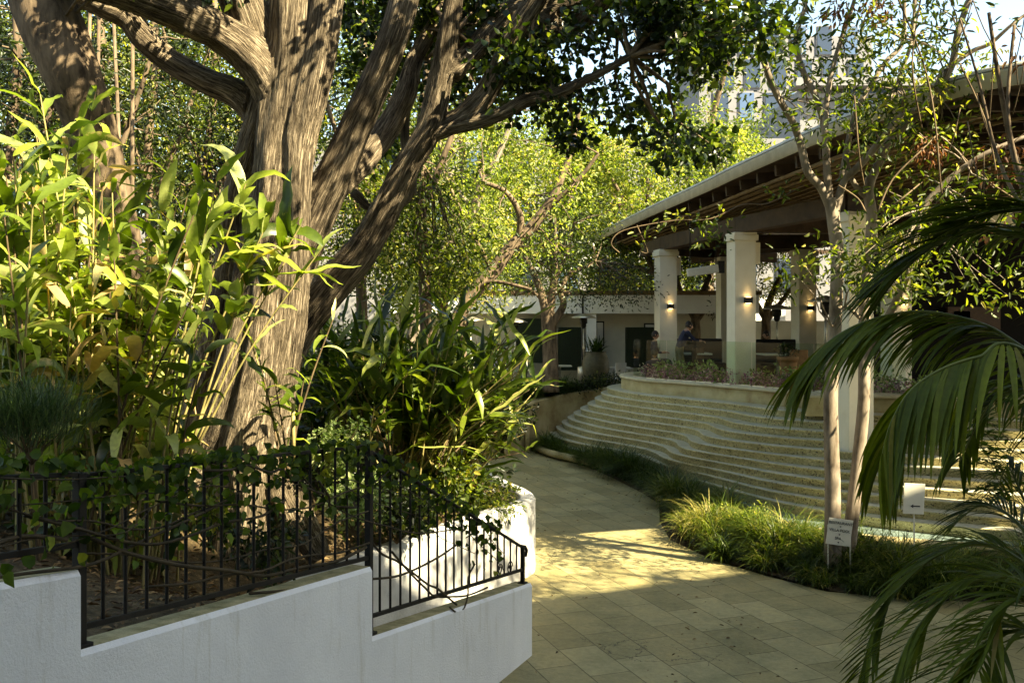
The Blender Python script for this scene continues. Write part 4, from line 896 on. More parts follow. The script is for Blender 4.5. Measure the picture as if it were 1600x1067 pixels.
tree('pale_tree', 'left one of the twin pale trunks, rising directly behind the white direction sign', P(1301, 905, DA), TA, cl, .45, 42, .115, M['lf_mid'], 141, group='twin pale trees by the pool', ratio=.36, n=12, r0=.014, voxel=None)
TB = [L_((1322, 900, 13.25, 0.103), (1330, 820, 13.25, 0.095), (1338, 750, 13.25, 0.090), (1344, 690, 13.25, 0.086), (1350, 620, 13.2, 0.082), (1350, 540, 13.2, 0.077), (1352, 460, 13.2, 0.077), (1358, 400, 13.2, 0.073), (1362, 340, 13.2, 0.073), (1357, 300, 13.2, 0.073), (1362, 275, 13.2, 0.069)),
      L_((1356, 310, 13.2, 0.043), (1338, 292, 13.2, 0.039), (1327, 268, 13.2, 0.034), (1320, 235, 13.2, 0.022)),
      L_((1360, 285, 13.2, 0.060), (1380, 240, 13.1, 0.056), (1400, 210, 13.0, 0.056), (1440, 175, 12.9, 0.056), (1466, 140, 12.8, 0.052), (1488, 100, 12.7, 0.047), (1497, 50, 12.6, 0.043), (1518, -10, 12.6, 0.034)),
      L_((1360, 290, 13.2, 0.043), (1385, 210, 13.3, 0.034), (1400, 140, 13.4, 0.030), (1425, 60, 13.5, 0.026), (1430, -30, 13.5, 0.022)),
      L_((1490, 100, 12.7, 0.030), (1520, 80, 12.7, 0.030), (1548, 68, 12.6, 0.026), (1580, 40, 12.5, 0.022), (1620, 10, 12.5, 0.017)),
      L_((1352, 560, 13.2, 0.060), (1385, 500, 12.9, 0.052), (1415, 437, 12.6, 0.052), (1427, 372, 12.4, 0.053), (1440, 328, 12.3, 0.047), (1473, 290, 12.2, 0.039), (1511, 258, 12.1, 0.034), (1562, 230, 12, 0.030), (1640, 200, 12, 0.017)),
      L_((1347, 500, 13.2, 0.026), (1320, 480, 13.1, 0.026), (1300, 510, 13.0, 0.022))]
cl = [tuple(P(r.uniform(1330, 1540), r.uniform(90, 250), r.uniform(12, 14))) for _ in range(30)] + [tuple(P(r.uniform(1330, 1600), r.uniform(-40, 90), r.uniform(12, 14))) for _ in range(10)] + [tuple(P(r.uniform(1380, 1500), r.uniform(200, 320), r.uniform(12, 12.8))) for _ in range(8)] + [tuple(P(r.uniform(1240, 1420), r.uniform(370, 440), r.uniform(12.0, 12.8))) for _ in range(13)] + [tuple(P(r.uniform(1370, 1580), r.uniform(280, 470), r.uniform(11.2, 12.8))) for _ in range(24)]
tree('pale_tree', 'right one of the twin pale trunks, leaning right above the pool', P(1322, 900, 13.25), TB, cl, .45, 42, .11, M['lf_mid'], 143, group='twin pale trees by the pool', ratio=.36, n=12, r0=.014)
# grey bough and dry creeper at the right
r = R(150)
tree('bare_tree', 'grey bare branched tree with rusty hanging leaves at the right edge', P(1700, 900, 9),
     [L_((1720, 1080, 9.0, .10), (1700, 700, 9.0, .09), (1640, 450, 9.0, .06), (1610, 330, 9.0, .045), (1590, 260, 9.2, .035), (1580, 228, 9.4, .03)),
      L_((1580, 228, 9.6, .03), (1560, 120, 9.3, .022), (1545, 20, 9.2, .016)), L_((1600, 300, 9, .02), (1575, 180, 9, .018), (1585, 40, 9, .015)), L_((1610, 350, 8.5, .02), (1560, 250, 8.6, .016), (1530, 130, 8.6, .012), (1500, 30, 8.6, .008))],
     [tuple(P(r.uniform(1540, 1620), r.uniform(40, 380), r.uniform(8.5, 10))) for _ in range(7)], .28, 22, .085, M['lf_brown'], 151, ratio=.4, droopy=1.2, r0=.008)
e = empty('hanging_creeper', P(1410, 270, 12), 'dead rusty leaf bunches and loose creepers hanging over the pavilion roof', 'plant')
crown(e, [tuple(P(1452, 225, 12.3)), tuple(P(1450, 240, 12.3)), tuple(P(1310, 18, 12.8)), tuple(P(1372, 15, 12.8))], .22, 60, .10, M['lf_brown'], 155, T_OVAL, ratio=.35, droopy=1.5, name='leaves')
mb = MB()
for pts in ([(1372, 330), (1395, 280), (1440, 235), (1465, 210)], [(1372, 340), (1410, 310), (1440, 285)], [(1395, -20), (1440, 90), (1460, 180), (1470, 290), (1478, 340)], [(1335, 150), (1342, 240), (1350, 290)], [(1440, -10), (1425, 100), (1440, 200)], [(1310, 290), (1340, 310), (1352, 330)],
            [(1490, 230), (1540, 280), (1600, 320)], [(1500, 100), (1540, 190), (1560, 290)]):
    mb.tube(spline([P(x, y, 12.0+rng.uniform(-.2, .2)) for x, y in pts], sub=4), .011, 5)
for _ in range(14):
    x = rng.uniform(1500, 1610); y = rng.uniform(-20, 260); dx = rng.uniform(-60, 50); dy = rng.uniform(50, 150); d = rng.uniform(8.3, 10)
    mb.tube(spline([P(x, y, d), P(x+dx*.4, y+dy*.5, d), P(x+dx, y+dy, d+.2)], sub=3), .006, 4)
mb.build('stems', M['dry'], e)
# creeper trailing from the eave corner
e = empty('eave_creeper', P(1100, 345, 17), 'green creeper with small bright leaves trailing along the pavilion eave', 'plant')
mb = MB(); tr = [P(968, 395, 17), P(955, 380, 17), P(975, 360, 17), (P(1050, 345, 17)), P(1110, 342, 17), P(1160, 320, 17), P(1200, 318, 17), P(1255, 290, 17)]
mb.tube(spline(tr, sub=5), .011, 5); mb.tube(spline([P(995, 352, 17), P(1005, 375, 17), P(1012, 395, 17), P(1000, 393, 17)], sub=4), .01, 5); mb.build('stem', M['dry'], e)
r = R(160); crown(e, [tuple(P(x+r.uniform(-14, 14), y+r.uniform(-12, 14), 17)) for x, y in ((1040, 340), (1060, 335), (1095, 345), (1110, 355), (1095, 372), (1120, 370), (1145, 338), (1130, 390), (1085, 385), (1010, 378), (1210, 287), (1235, 290), (1250, 282))], .24, 16, .12, M['lf_mid'], 161, T_OVAL, ratio=.42, name='leaves')

# ================================================================== GINGER AND UNDERGROWTH
def ginger(label, canes, seed, leaf=.42, wid=.085, name='ginger_plant', nl=13, m='lf_ginger', dry=.12, bunch=True, start=.35, dr=(.3, 2.1), lv=(.45, .75)):
    """canes: list of (base Vector, tip Vector)"""
    rg = np.random.default_rng(seed); b0 = canes[0][0]
    e = empty(name, b0, label, 'plant', 'ginger clumps along the railing')
    mb = MB(); B = []; H = []; T = []; DR = []; LL = []; RO = []; RN = []
    for ci, (b, t) in enumerate(canes):
        L = (t-b).length; mid = b.lerp(t, .5) + Vector((0, 0, L*.06)); pts = spline([b, mid, t], sub=6); mb.tube(pts, list(np.linspace(.013, .005, len(pts))), 5, cap=False, mi=0 if rg.random() > .3 else 1)
        tone = rg.normal(0, .14); side = rg.random()*6.28
        k_ = int(nl*(.8+.4*rg.random()))
        for j in range(k_):
            u = start + (1-start)*j/(k_-1); i = min(len(pts)-1, int(u*(len(pts)-1))); p = pts[i]
            d = (pts[min(i+1, len(pts)-1)]-pts[max(i-1, 0)]).normalized(); yaw = side + (math.pi if j % 2 else 0) + rg.normal(0, .5)
            B.append(p); H.append(yaw); T.append(rg.normal(.5+.45*u, .35)); DR.append(rg.uniform(*dr)); LL.append(leaf*(lv[0]+lv[1]*rg.random())*(1 if u < .95 else .8)); RO.append(rg.normal(0, .45)); RN.append(np.clip(.75*rg.random()+.12+tone+(.5 if rg.random() < dry*.3 else 0), 0, 1))
    n = len(B); B = np.array(B); L = np.array(LL)
    V, Q, nt = blades(B, np.array(H), np.array(T), np.array(DR), L, L*wid/leaf*(.8+.5*rg.random(n)), fold=.28, nu=8, roll=np.array(RO), wav=.2, rng=rg)
    np_mesh('leaves', V, Q, np.repeat(np.array(RN), nt), M[m], e, smooth=True)
    mb.build('canes', [M['cane'], M['dry']], e)
    return e
def canes_px(n, bx, tx, ty, d, seed, zb=None, fan=1.0):
    rg = random.Random(seed); out = []
    for _ in range(n):
        dd = rg.uniform(*d); x = rg.uniform(*bx); X = (x-800)/F*dd; z = bed_z(X, dd) if zb is None else zb
        t = P(rg.uniform(*tx), rg.uniform(*ty), dd+rg.uniform(-.5, .3)); out.append((Vector((X, dd, z)), t))
    return out
ginger('tall sunlit ginger clump at the far left edge, tallest leaves at the left', canes_px(26, (-40, 80), (-60, 60), (230, 400), (6.8, 8.6), 1), 201, leaf=.48, wid=.095, nl=16)
ginger('tall sunlit ginger clump with a spiky crown below the leaning trunk', canes_px(26, (50, 170), (40, 190), (140, 360), (7.2, 8.8), 2), 202, leaf=.48, wid=.095, nl=16)
ginger('sunlit ginger clump arching right toward the giant trunk', canes_px(24, (120, 240), (170, 340), (270, 430), (7.2, 8.8), 3), 203, leaf=.48, wid=.095, nl=16)
ginger('lower ginger clump at the left edge just behind the railing', canes_px(20, (-20, 160), (-30, 180), (400, 560), (7.2, 8.2), 4), 204, leaf=.46, wid=.09, dry=.3, start=.12, nl=16)
ginger('dense pale ginger clump between the railing and the giant trunk', canes_px(20, (130, 280), (160, 330), (420, 560), (7.4, 8.4), 5), 205, leaf=.46, wid=.09, dry=.25, start=.12, nl=16)
b6 = [Vector((P(x, 720, 8.2).x, 8.2, 1.95)) for x in (230, 245, 258, 270, 240, 262, 275)]
c6 = list(zip(b6, [P(385, 285, 8.0), P(330, 325, 8.1), P(470, 352, 8.2), P(455, 392, 8.3), P(420, 345, 8.0), P(505, 385, 8.2), P(390, 430, 8.1)]))
ginger('ginger stems reaching right with broad leaves crossing the giant trunk', c6, 206, leaf=.56, wid=.13, nl=11, start=.72)
c7 = [(P(440, 735, 8.9), P(405, 560, 8.8)), (P(450, 735, 8.9), P(430, 600, 8.8)), (P(455, 735, 8.9), P(475, 590, 8.8)), (P(445, 735, 8.9), P(520, 500, 9)), (P(448, 735, 9.0), P(380, 500, 8.9))]
ginger('small ginger plant at the right foot of the giant trunk', c7, 207, leaf=.36, wid=.07, nl=8)
def fan(n, base, d, tx, ty, seed):
    rg = random.Random(seed); b = P(*base, d); return [(b+Vector((rg.uniform(-.35, .35), rg.uniform(-.3, .3), 0)), P(rg.uniform(*tx), rg.uniform(*ty), d+rg.uniform(-.9, .6))) for _ in range(n)]
ginger('big ginger fan with long dark blades leaning right over the path', fan(54, (650, 735), 11.8, (600, 835), (480, 650), 8), 208, leaf=1.0, wid=.10, nl=6, m='lf_ginger_dark', start=.3, dr=(.2, 1.2), lv=(.6, .5))
ginger('ginger clump arching down over the rounded planter corner', fan(26, (700, 750), 12.6, (720, 840), (590, 720), 28), 228, leaf=.85, wid=.09, nl=6, m='lf_ginger_dark', start=.3, dr=(.3, 1.4), lv=(.6, .5))
ginger('ginger clump with upright blades right of the giant trunk', fan(26, (570, 720), 11.4, (500, 640), (500, 640), 9), 209, leaf=.95, wid=.10, nl=7, m='lf_ginger_dark', dr=(.2, 1.2), lv=(.6, .5))
ginger('shaded ginger clump drooping low over the end of the path', fan(22, (710, 720), 12.6, (700, 800), (560, 680), 10), 210, leaf=.66, wid=.08, nl=8, m='lf_ginger_dark')
ginger('ginger clump behind the rail post filling the gap beside the trunk', fan(16, (520, 720), 12.4, (470, 600), (520, 620), 12), 211, leaf=.66, wid=.085, nl=8, m='lf_ginger_dark')
ginger('small ginger sprouts in front of the giant trunk base', canes_px(7, (225, 300), (220, 320), (650, 700), (8.2, 8.8), 13), 212, leaf=.34, wid=.07, nl=7)

def shrub(name, label, c, rad, k, per, ll, m, seed, ratio=.5, tmpl=T_OVAL, cr=.16, zr=None, group=None):
    r = R(seed); e = empty(name, Vector(c)-Vector((0, 0, rad)), label, 'shrub', group); cs = ell(r, c, (rad, rad, zr or rad*.7), k, .2)
    crown(e, cs, cr, per, ll, M[m], seed+1, tmpl, ratio=ratio, name='foliage')
    twigs(e, [Vector(c)-Vector((0, 0, zr or rad))]*min(k, 18), [Vector(q) for q in cs[:18]], M['dry'], .008, seed=seed, name='stems'); return e
shrub('orange_bush', 'small green shrub with orange tips on top of the planter wall end', tuple(P(765, 795, 12.9)), .42, 30, 40, .06, 'lf_yellow', 300, ratio=.35, cr=.13)
shrub('pale_bush', 'pale variegated shrub behind the corner post of the railing', tuple(P(530, 700, 9.6)), .36, 24, 50, .05, 'lf_pale', 302, ratio=.7, cr=.12)
shrub('pale_bush', 'cream flowered low bush behind the middle of the railing', tuple(P(555, 780, 9.3)), .36, 24, 50, .05, 'lf_pale', 304, ratio=.7, cr=.12)
shrub('leafy_shrub', 'dark shrub under the big ginger fan near the planter corner', tuple(P(680, 760, 11.6)), .5, 30, 50, .09, 'lf_mid', 306, cr=.2)
shrub('leafy_shrub', 'green shrub at the left foot of the planter corner', tuple(P(620, 790, 10.6)), .42, 24, 50, .08, 'lf_dark', 308, cr=.2)
shrub('leafy_shrub', 'tiny leaved shrub in the soil behind the railing near the trunk', tuple(P(420, 860, 7.6)), .34, 16, 30, .07, 'lf_dark', 310, cr=.16)
shrub('leafy_shrub', 'low dark shrub between trunk and railing at the left', tuple(P(330, 800, 8.0)), .32, 14, 30, .07, 'lf_mid', 312, cr=.16)
shrub('leafy_shrub', 'dark shrub mass behind the big ginger fan', tuple(P(620, 600, 14.5)), .9, 40, 70, .11, 'lf_dark', 314, cr=.35)
shrub('leafy_shrub', 'shrub beside the far steps where the path ends', tuple(P(790, 650, 17.5)), .45, 24, 50, .09, 'lf_dark', 316, cr=.25)
# broad-leaved plant near planter corner
r = R(330); e = empty('broad_plant', P(740, 760, 13), 'dark broad-leaved plant at the planter edge beside the copper spotlight', 'plant'); n = 46
B = np.array(P(735, 770, 13.2))[None] + r.normal(0, .06, (n, 3)); V, Q, nt = blades(B, r.uniform(0, 6.28, n), r.uniform(.3, 1.3, n), r.uniform(.6, 1.5, n), r.uniform(.35, .6, n), r.uniform(.07, .11, n), nu=7)
np_mesh('leaves', V, Q, np.repeat(r.random(n)*.5, nt), M['lf_ginger'], e, smooth=True)
# needle bush at left
r = R(340); e = empty('needle_bush', P(50, 720, 6.3), 'rounded fine-needled green bush at the left edge behind the railing', 'shrub'); n = 2600
c = np.array(P(42, 655, 6.2)); B = c + r.normal(size=(n, 3))*np.array([.17, .14, .09]); hd_ = np.arctan2(B[:, 1]-c[1], B[:, 0]-c[0])+r.normal(0, .7, n)
V, Q, nt = blades(B, hd_, r.uniform(.2, 1.5, n), r.uniform(-.3, .6, n), r.uniform(.08, .22, n), r.uniform(.004, .007, n), nu=4, prof='grass')
np_mesh('needles', V, Q, np.repeat(r.random(n), nt), M['lf_needle'], e); twigs(e, [P(50, 725, 6.3)]*16, [Vector(q) for q in B[:16]], M['dry'], .008, seed=3, name='stems')
# lit spotlight
e = empty('garden_spotlight', P(728, 790, 12.9), 'small copper garden spotlight on a stake above the planter corner', 'lamp')
m_ = MB(); m_.tube([P(722, 800, 12.9), P(726, 765, 12.9), P(733, 751, 12.9)], .010, 6); m_.build('stake', M['dark'], e)
m_ = MB(); m_.tube([P(731, 745, 12.9), P(742, 757, 12.8)], [.045, .05], 12); m_.build('head', M['copper'], e)
e = empty('bamboo_stake', P(459, 700, 8.8), 'pale cut bamboo stake standing at the foot of the giant trunk', 'stake')
m_ = MB(); m_.tube([P(459, 720, 8.8), P(458, 630, 8.8)], .018, 8); m_.build('stick', M['cane'], e)

# ---- vine on the railing
e = empty('climbing_vine', WP(5.2, 2.5), 'dark leafy vine tangled along the top of the iron railing', 'vine'); rg_ = random.Random(9); mb = MB()
def vs_(d0, z0, d1, z1, sag, r=.007, n=7, off=.02):
    pts = [WP(lerp(d0, d1, k/n), lerp(z0, z1, k/n) - sag*math.sin(math.pi*k/n) + rg_.uniform(-.03, .03), -.07+off+rg_.uniform(-.04, .05)) for k in range(n+1)]
    mb.tube(spline(pts, sub=3), r, 5)
for k in range(15):
    d0 = rg_.uniform(3, 8.6); d1 = d0 + rg_.uniform(.5, 2.4); d1 = min(d1, 9.8); vs_(d0, tops(d0)-rg_.uniform(0, .25), d1, max(tops(d1)-rg_.uniform(0, .4), bots(d1)), rg_.uniform(-.1, .25), rg_.choice([.004, .006, .009]))
vs_(3.2, 2.52, 4.7, 2.46, 0, .012); vs_(4.7, 2.5, 7.2, 1.8, .22, .012); vs_(5.2, 2.1, 7.2, 1.85, .05, .008); vs_(6.0, 1.82, 8.6, 1.5, .1, .010); vs_(7.3, 1.82, 8.6, .95, -.0, .010); vs_(7.5, 1.7, 9.2, .98, .22, .009); vs_(8.4, 1.0, 8.9, 1.3, .2, .008); vs_(4.8, 2.35, 7.2, 2.1, .2, .006)
mb.build('stems', M['vinestem'], e)
r = R(350); n = 1350; u = r.random(n); d = np.where(u < .78, 3.0+4.3*r.random(n), 7.3+2.2*r.random(n)**1.2); B = np.zeros((n, 3))
for i in range(n):
    dd = d[i]; tz = tops(dd); dep = abs(r.normal(0, .17 if dd > 4.9 else .24)); cl_ = .5+.5*math.sin(dd*5.3)+.4*math.sin(dd*13)
    if r.random() > .25+.6*cl_: dep = r.uniform(-.02, .5) if r.random() < .4 else 0
    B[i] = WP(dd, tz + .045 - dep + (.06*r.random() if dd < 5 else 0), -.07 + r.normal(0, .06))
A = r.normal(size=(n, 3))*.6 + np.array([0, -.1, -.6]); N = r.normal(size=(n, 3))*.5 + np.array([.5, -.6, .5]); L = r.uniform(.035, .082, n)
V, Q, nt = leafset(B, A, N, L, L*.85, T_HEART); np_mesh('leaves', V, Q, np.repeat(r.random(n), nt), M['lf_vine'], e)

# leaf litter
r = R(360); n = 6000; B = np.zeros((n, 3)); 
for i in range(n):
    dd = 4.6 + 9*r.random(); xb, zb = border(dd); x = xb - .05 - 4.5*r.random()**1.3; B[i] = (x, dd, bed_z(x, dd)+.012)
V, Q, nt = leafset(B, r.normal(size=(n, 3))*np.array([1, 1, .15]), r.normal(size=(n, 3))*.35+np.array([0, 0, 1]), r.uniform(.03, .09, n), r.uniform(.015, .035, n), T_OVAL)
o = np_mesh('leaf_litter', V, Q, np.repeat(r.random(n), nt), M['lf_litter']); tag(o, 'scattered dry leaf litter on the planting bed soil', 'leaves', kind='stuff')
r = R(362); n = 260; B = np.zeros((n, 3))
for i in range(n):
    dd = 8 + 17*r.random()**1.2; B[i] = (r.uniform(-.4, 2.6) if r.random() < .6 else r.uniform(2, 2.9), dd, .018)
V, Q, nt = leafset(B, r.normal(size=(n, 3))*np.array([1, 1, .1]), r.normal(size=(n, 3))*.2+np.array([0, 0, 1]), r.uniform(.02, .06, n), r.uniform(.012, .03, n), T_OVAL)
o = np_mesh('fallen_leaves', V, Q, np.repeat(r.random(n), nt), M['lf_litter']); tag(o, 'few dry fallen leaves scattered on the stone path', 'leaves', kind='stuff')
# low ground cover between trunk and planter edge
r = R(365); cl = []
for _ in range(150):
    dd = r.uniform(9.2, 20); xb, zb = border(dd); x = xb - .1 - 3.6*r.random()
    if math.hypot(x+3, dd-10) < 1.3: continue
    cl.append((x, dd, bed_z(x, dd)+.12))
o = crown(None, cl, .3, 60, .08, M['lf_mid'], 366, T_OVAL, name='ground_cover'); tag(o, 'low leafy ground cover around the giant tree roots', 'ground cover', kind='stuff')
cl = []
for _ in range(170):
    dd = r.uniform(11, 24); xb, zb = border(dd); x = xb - .4 - 9*r.random(); cl.append((x, dd, bed_z(x, dd)+.1+1.3*r.random()*min(1, (xb-x)/3)))
o = crown(None, cl, .55, 80, .12, M['lf_dark'], 367, T_OVAL, name='understorey'); tag(o, 'dark understorey plants behind the ginger clumps', 'plants', kind='stuff')

# ---- strap grass borders
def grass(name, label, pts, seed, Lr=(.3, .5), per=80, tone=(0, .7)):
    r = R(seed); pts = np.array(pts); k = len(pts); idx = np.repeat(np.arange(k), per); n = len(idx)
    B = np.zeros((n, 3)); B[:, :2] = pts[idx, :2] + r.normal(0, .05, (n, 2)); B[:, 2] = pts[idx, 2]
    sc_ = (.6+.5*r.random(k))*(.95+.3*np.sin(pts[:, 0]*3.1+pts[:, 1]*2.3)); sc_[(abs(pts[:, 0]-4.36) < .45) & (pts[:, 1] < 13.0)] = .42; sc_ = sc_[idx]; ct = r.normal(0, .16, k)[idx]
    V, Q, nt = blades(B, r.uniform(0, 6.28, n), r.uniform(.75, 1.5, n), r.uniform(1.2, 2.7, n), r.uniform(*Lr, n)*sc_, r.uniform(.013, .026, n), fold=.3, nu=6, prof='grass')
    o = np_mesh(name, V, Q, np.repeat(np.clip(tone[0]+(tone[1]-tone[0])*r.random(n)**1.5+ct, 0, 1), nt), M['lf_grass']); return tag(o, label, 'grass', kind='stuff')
def between(n, A, B, seed, z=0):
    r = R(seed); A = np.array(A); B = np.array(B); u = r.random(n)*(len(A)-1); i = u.astype(int); f = (u-i)[:, None]
    a = A[i]*(1-f)+A[np.minimum(i+1, len(A)-1)]*f; b = B[i]*(1-f)+B[np.minimum(i+1, len(A)-1)]*f; t = r.random(n)[:, None]; p = a*(1-t)+b*t
    return np.c_[p, np.full(n, z)]
grass('strap_grass', 'shaded strap grass border along the far half of the path', between(75, [(.8, 26.2), (1.4, 24.5), (2.1, 22.7), (2.65, 20.6), (2.95, 18.8)], [(.9, 26.6), (1.75, 24.1), (2.6, 22.2), (3.2, 20.3), (3.7, 18.5)], 400), 401, (.6, 1.0), 130)
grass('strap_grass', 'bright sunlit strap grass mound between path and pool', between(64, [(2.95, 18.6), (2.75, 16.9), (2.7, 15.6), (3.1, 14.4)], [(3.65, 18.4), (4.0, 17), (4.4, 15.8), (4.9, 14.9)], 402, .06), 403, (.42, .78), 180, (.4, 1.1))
grass('strap_grass', 'dark strap grass at the foot of the direction sign', between(110, [(3.05, 14.2), (3.55, 13.3), (4.15, 12.5), (5.2, 12.1), (6.6, 12.0)], [(4.5, 15.0), (4.9, 14.4), (5.5, 13.9), (6.4, 13.4), (7.6, 13.0)], 404), 405, (.55, .95), 150, (.1, .9))
sheet('border_soil', [(.75, 26.6), (2.0, 22.9), (2.9, 18.7), (2.7, 16), (3.0, 14.2), (3.6, 13.3), (4.2, 12.5), (5.3, 12.1), (13, 11.7), (13, 12.7), (9, 13.6), (7.3, 14.3), (5.4, 15.1), (4.6, 16), (4.2, 17.3), (3.75, 18.7), (3.3, 20), (2.7, 21.7), (1.9, 23.4), (.9, 26.7)], .016, M['soil'])
r = R(410); pts = [(-.2+r.random()*2.6, 26.4+r.random()*3.0+.0, 1.25+.3*r.random()) for _ in range(90)]; pts = [(x, max(y, 26.9+x*.95), z) for x, y, z in pts]
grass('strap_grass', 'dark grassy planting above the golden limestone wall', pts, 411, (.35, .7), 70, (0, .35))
r = R(412); cl = [(-.2+4.2*t, 27.3+2.2*t+r.uniform(0, .8), 1.35+.3*t+r.uniform(0, .2)) for t in r.random(46)]
o = crown(None, cl, .33, 60, .08, M['lf_dark'], 413, T_OVAL, name='dark_planting'); tag(o, 'dark leafy planting spilling over the limestone wall', 'plants', kind='stuff')
# bushy clumps inside sunlit mound
shrub('leafy_shrub', 'bright small-leaved clump in the middle of the sunlit grass mound', (3.75, 15.3, .35), .5, 26, 50, .05, 'lf_yellow', 320, cr=.18, zr=.25)
shrub('leafy_shrub', 'green small-leaved clump behind the direction sign', (4.9, 13.5, .3), .5, 24, 50, .06, 'lf_mid', 322, cr=.18, zr=.25)
# schefflera like shrub at right edge
r = R(420); e = empty('umbrella_shrub', (6.4, 12.5, 0), 'dark umbrella-leaved shrub at the right edge above the pool', 'shrub')
B = []; H = []; 
for _ in range(110):
    c = P(r.uniform(1500, 1640), r.uniform(610, 800), r.uniform(9.5, 11))
    for q in range(8): B.append(tuple(c)); H.append(q*.785+r.uniform(-.2, .2))
n = len(B); V, Q, nt = blades(np.array(B), np.array(H), r.uniform(-.1, .5, n), r.uniform(.2, .9, n), r.uniform(.1, .17, n), r.uniform(.035, .05, n), nu=5)
np_mesh('leaves', V, Q, np.repeat(r.random(n)*.9, nt), M['lf_vine'], e, smooth=True)
twigs(e, [Vector((7, 10.5, .2))]*30, [Vector(B[i*8]) for i in range(30)], M['dry'], .012, seed=5, name='stems')

# ================================================================== PALMS
def frond(parent, ctrl, n, L, W, seed, hang=.9, fwd=.5, tone=.4, side=(1, -1), el=.35):
    """rachis through ctrl points; leaflets in two rows, arching and hanging"""
    rg = np.random.default_rng(seed); pts = spline([Vector(c) for c in ctrl], sub=14); m_ = len(pts)
    rad = list(np.linspace(.014, .003, m_)); fr = MB(); fr.tube(pts, rad, 6); f_o = fr.build('frond', M['cane_g'], parent)
    B = []; A = []; LL = []; S = []
    for s in side:
        for k in range(n):
            u = .02 + .97*k/(n-1); q = u*(m_-1); i = int(q); p = pts[i].lerp(pts[min(i+1, m_-1)], q-i)
            t = (pts[min(i+1, m_-1)]-pts[max(i-1, 0)]).normalized(); sd = t.cross(Vector((0, 0, 1))).normalized()*s
            dirv = (sd + t*(fwd+.5*u) + Vector((0, 0, el))).normalized() + Vector(rg.normal(0, .05, 3))
            B.append(p); A.append(dirv); LL.append(L*(1-.55*abs(u-.35)**1.3-.35*max(0, u-.75))*(rg.uniform(.9, 1.08)))
    A = np.array(A); B = np.array(B); LL = np.array(LL); k = len(B)
    head = np.arctan2(A[:, 1], A[:, 0]); th = np.arctan2(A[:, 2], np.hypot(A[:, 0], A[:, 1]))
    V, Q, nt = blades(B, head, th, hang*(.85+.3*rg.random(k))+th, LL, W*(.85+.3*rg.random(k)), fold=.35, nu=9, roll=rg.normal(0, .15, k), prof='palm')
    np_mesh('leaflets', V, Q, np.repeat(np.clip(tone+rg.normal(0, .2, k), 0, 1), nt), M['lf_palm'], f_o, smooth=True)
M['cane_g'] = rough_mat('green_rachis', (.05, .07, .012), (.16, .16, .03), 5, .5, .2, 40, .002)
PA = empty('kentia_palm', (3.4, 4.6, 0), 'arching palm with long hanging leaflets reaching in from the right edge', 'palm')
m_ = MB(); m_.tube(spline([(3.4, 4.7, 0), (3.38, 4.7, 1.0), (3.3, 4.7, 2.3), (3.22, 4.7, 3.0)], sub=4), .07, 12); m_.build('trunk', M['bark_dark'], PA)
frond(PA, [(3.22, 4.75, 2.9), P(1600, 545, 5.2), P(1530, 505, 5.3), P(1440, 487, 5.4), P(1360, 500, 5.45), P(1300, 530, 5.5), P(1255, 575, 5.5)], 74, .72, .036, 501, hang=1.12, fwd=.9, el=-.45)
frond(PA, [(3.22, 4.7, 2.85), P(1600, 548, 4.4), P(1530, 558, 4.4), P(1470, 578, 4.4), P(1422, 612, 4.4), P(1392, 662, 4.4), P(1378, 712, 4.4)], 66, .60, .034, 502, hang=1.42, fwd=.6, tone=.6, el=-.5)
frond(PA, [(3.22, 4.7, 3.0), P(1680, 420, 5.0), P(1600, 372, 5.2), P(1520, 362, 5.4), P(1450, 392, 5.5), P(1400, 430, 5.6)], 74, .75, .030, 503, hang=.9, fwd=1.1, tone=.15, el=.1)
frond(PA, [(3.22, 4.7, 3.0), P(1700, 360, 4.6), P(1640, 330, 4.8), P(1560, 330, 5.0), P(1490, 345, 5.2)], 66, .7, .028, 504, hang=.8, fwd=1.1, tone=.15)
frond(PA, [(3.25, 4.7, 2.8), P(1650, 640, 4.9), P(1590, 610, 5.0), P(1540, 640, 5.1), P(1500, 720, 5.2)], 40, .5, .030, 505, hang=1.6, tone=.3)
PB = empty('young_palm', (3.1, 4.3, 0), 'low young palm with spreading fronds in the lower right corner', 'palm')
m_ = MB(); m_.tube([(3.05, 4.4, 0), (3.02, 4.4, .5), (2.98, 4.4, 1.5)], [.07, .06, .04], 10); m_.build('trunk', M['bark_dark'], PB)
b = (2.85, 4.45, 2.0)
for i, (c, nn_, L, W, hg, tn) in enumerate([
    ([b, P(1600, 880, 4.7), P(1530, 850, 4.8), P(1460, 870, 4.9), P(1400, 925, 5.0), P(1365, 990, 5.0), P(1345, 1050, 5.0)], 46, .42, .022, .8, .3),
    ([b, P(1640, 930, 4.3), P(1560, 900, 4.3), P(1490, 925, 4.4), P(1430, 985, 4.4), P(1395, 1060, 4.4), P(1380, 1120, 4.4)], 46, .45, .024, .8, .4),
    ([b, P(1650, 1000, 4.0), P(1590, 985, 4.0), P(1530, 1010, 4.0), P(1480, 1070, 4.0), P(1450, 1140, 4.0)], 42, .42, .024, .9, .45),
    ([b, P(1620, 850, 5.0), P(1570, 800, 5.2), P(1530, 790, 5.3), P(1490, 820, 5.4)], 34, .32, .016, .8, .15),
    ([b, P(1640, 870, 5.2), P(1600, 780, 5.4), P(1575, 730, 5.5), P(1560, 760, 5.6)], 30, .34, .016, 1.1, .15),
    ([b, P(1640, 960, 3.9), P(1610, 930, 3.9), P(1560, 960, 3.9), P(1530, 1050, 3.8)], 34, .4, .024, .9, .4)]):
    frond(PB, c, nn_, L, W, 510+i, hang=hg, fwd=1.0, tone=tn, el=.25)

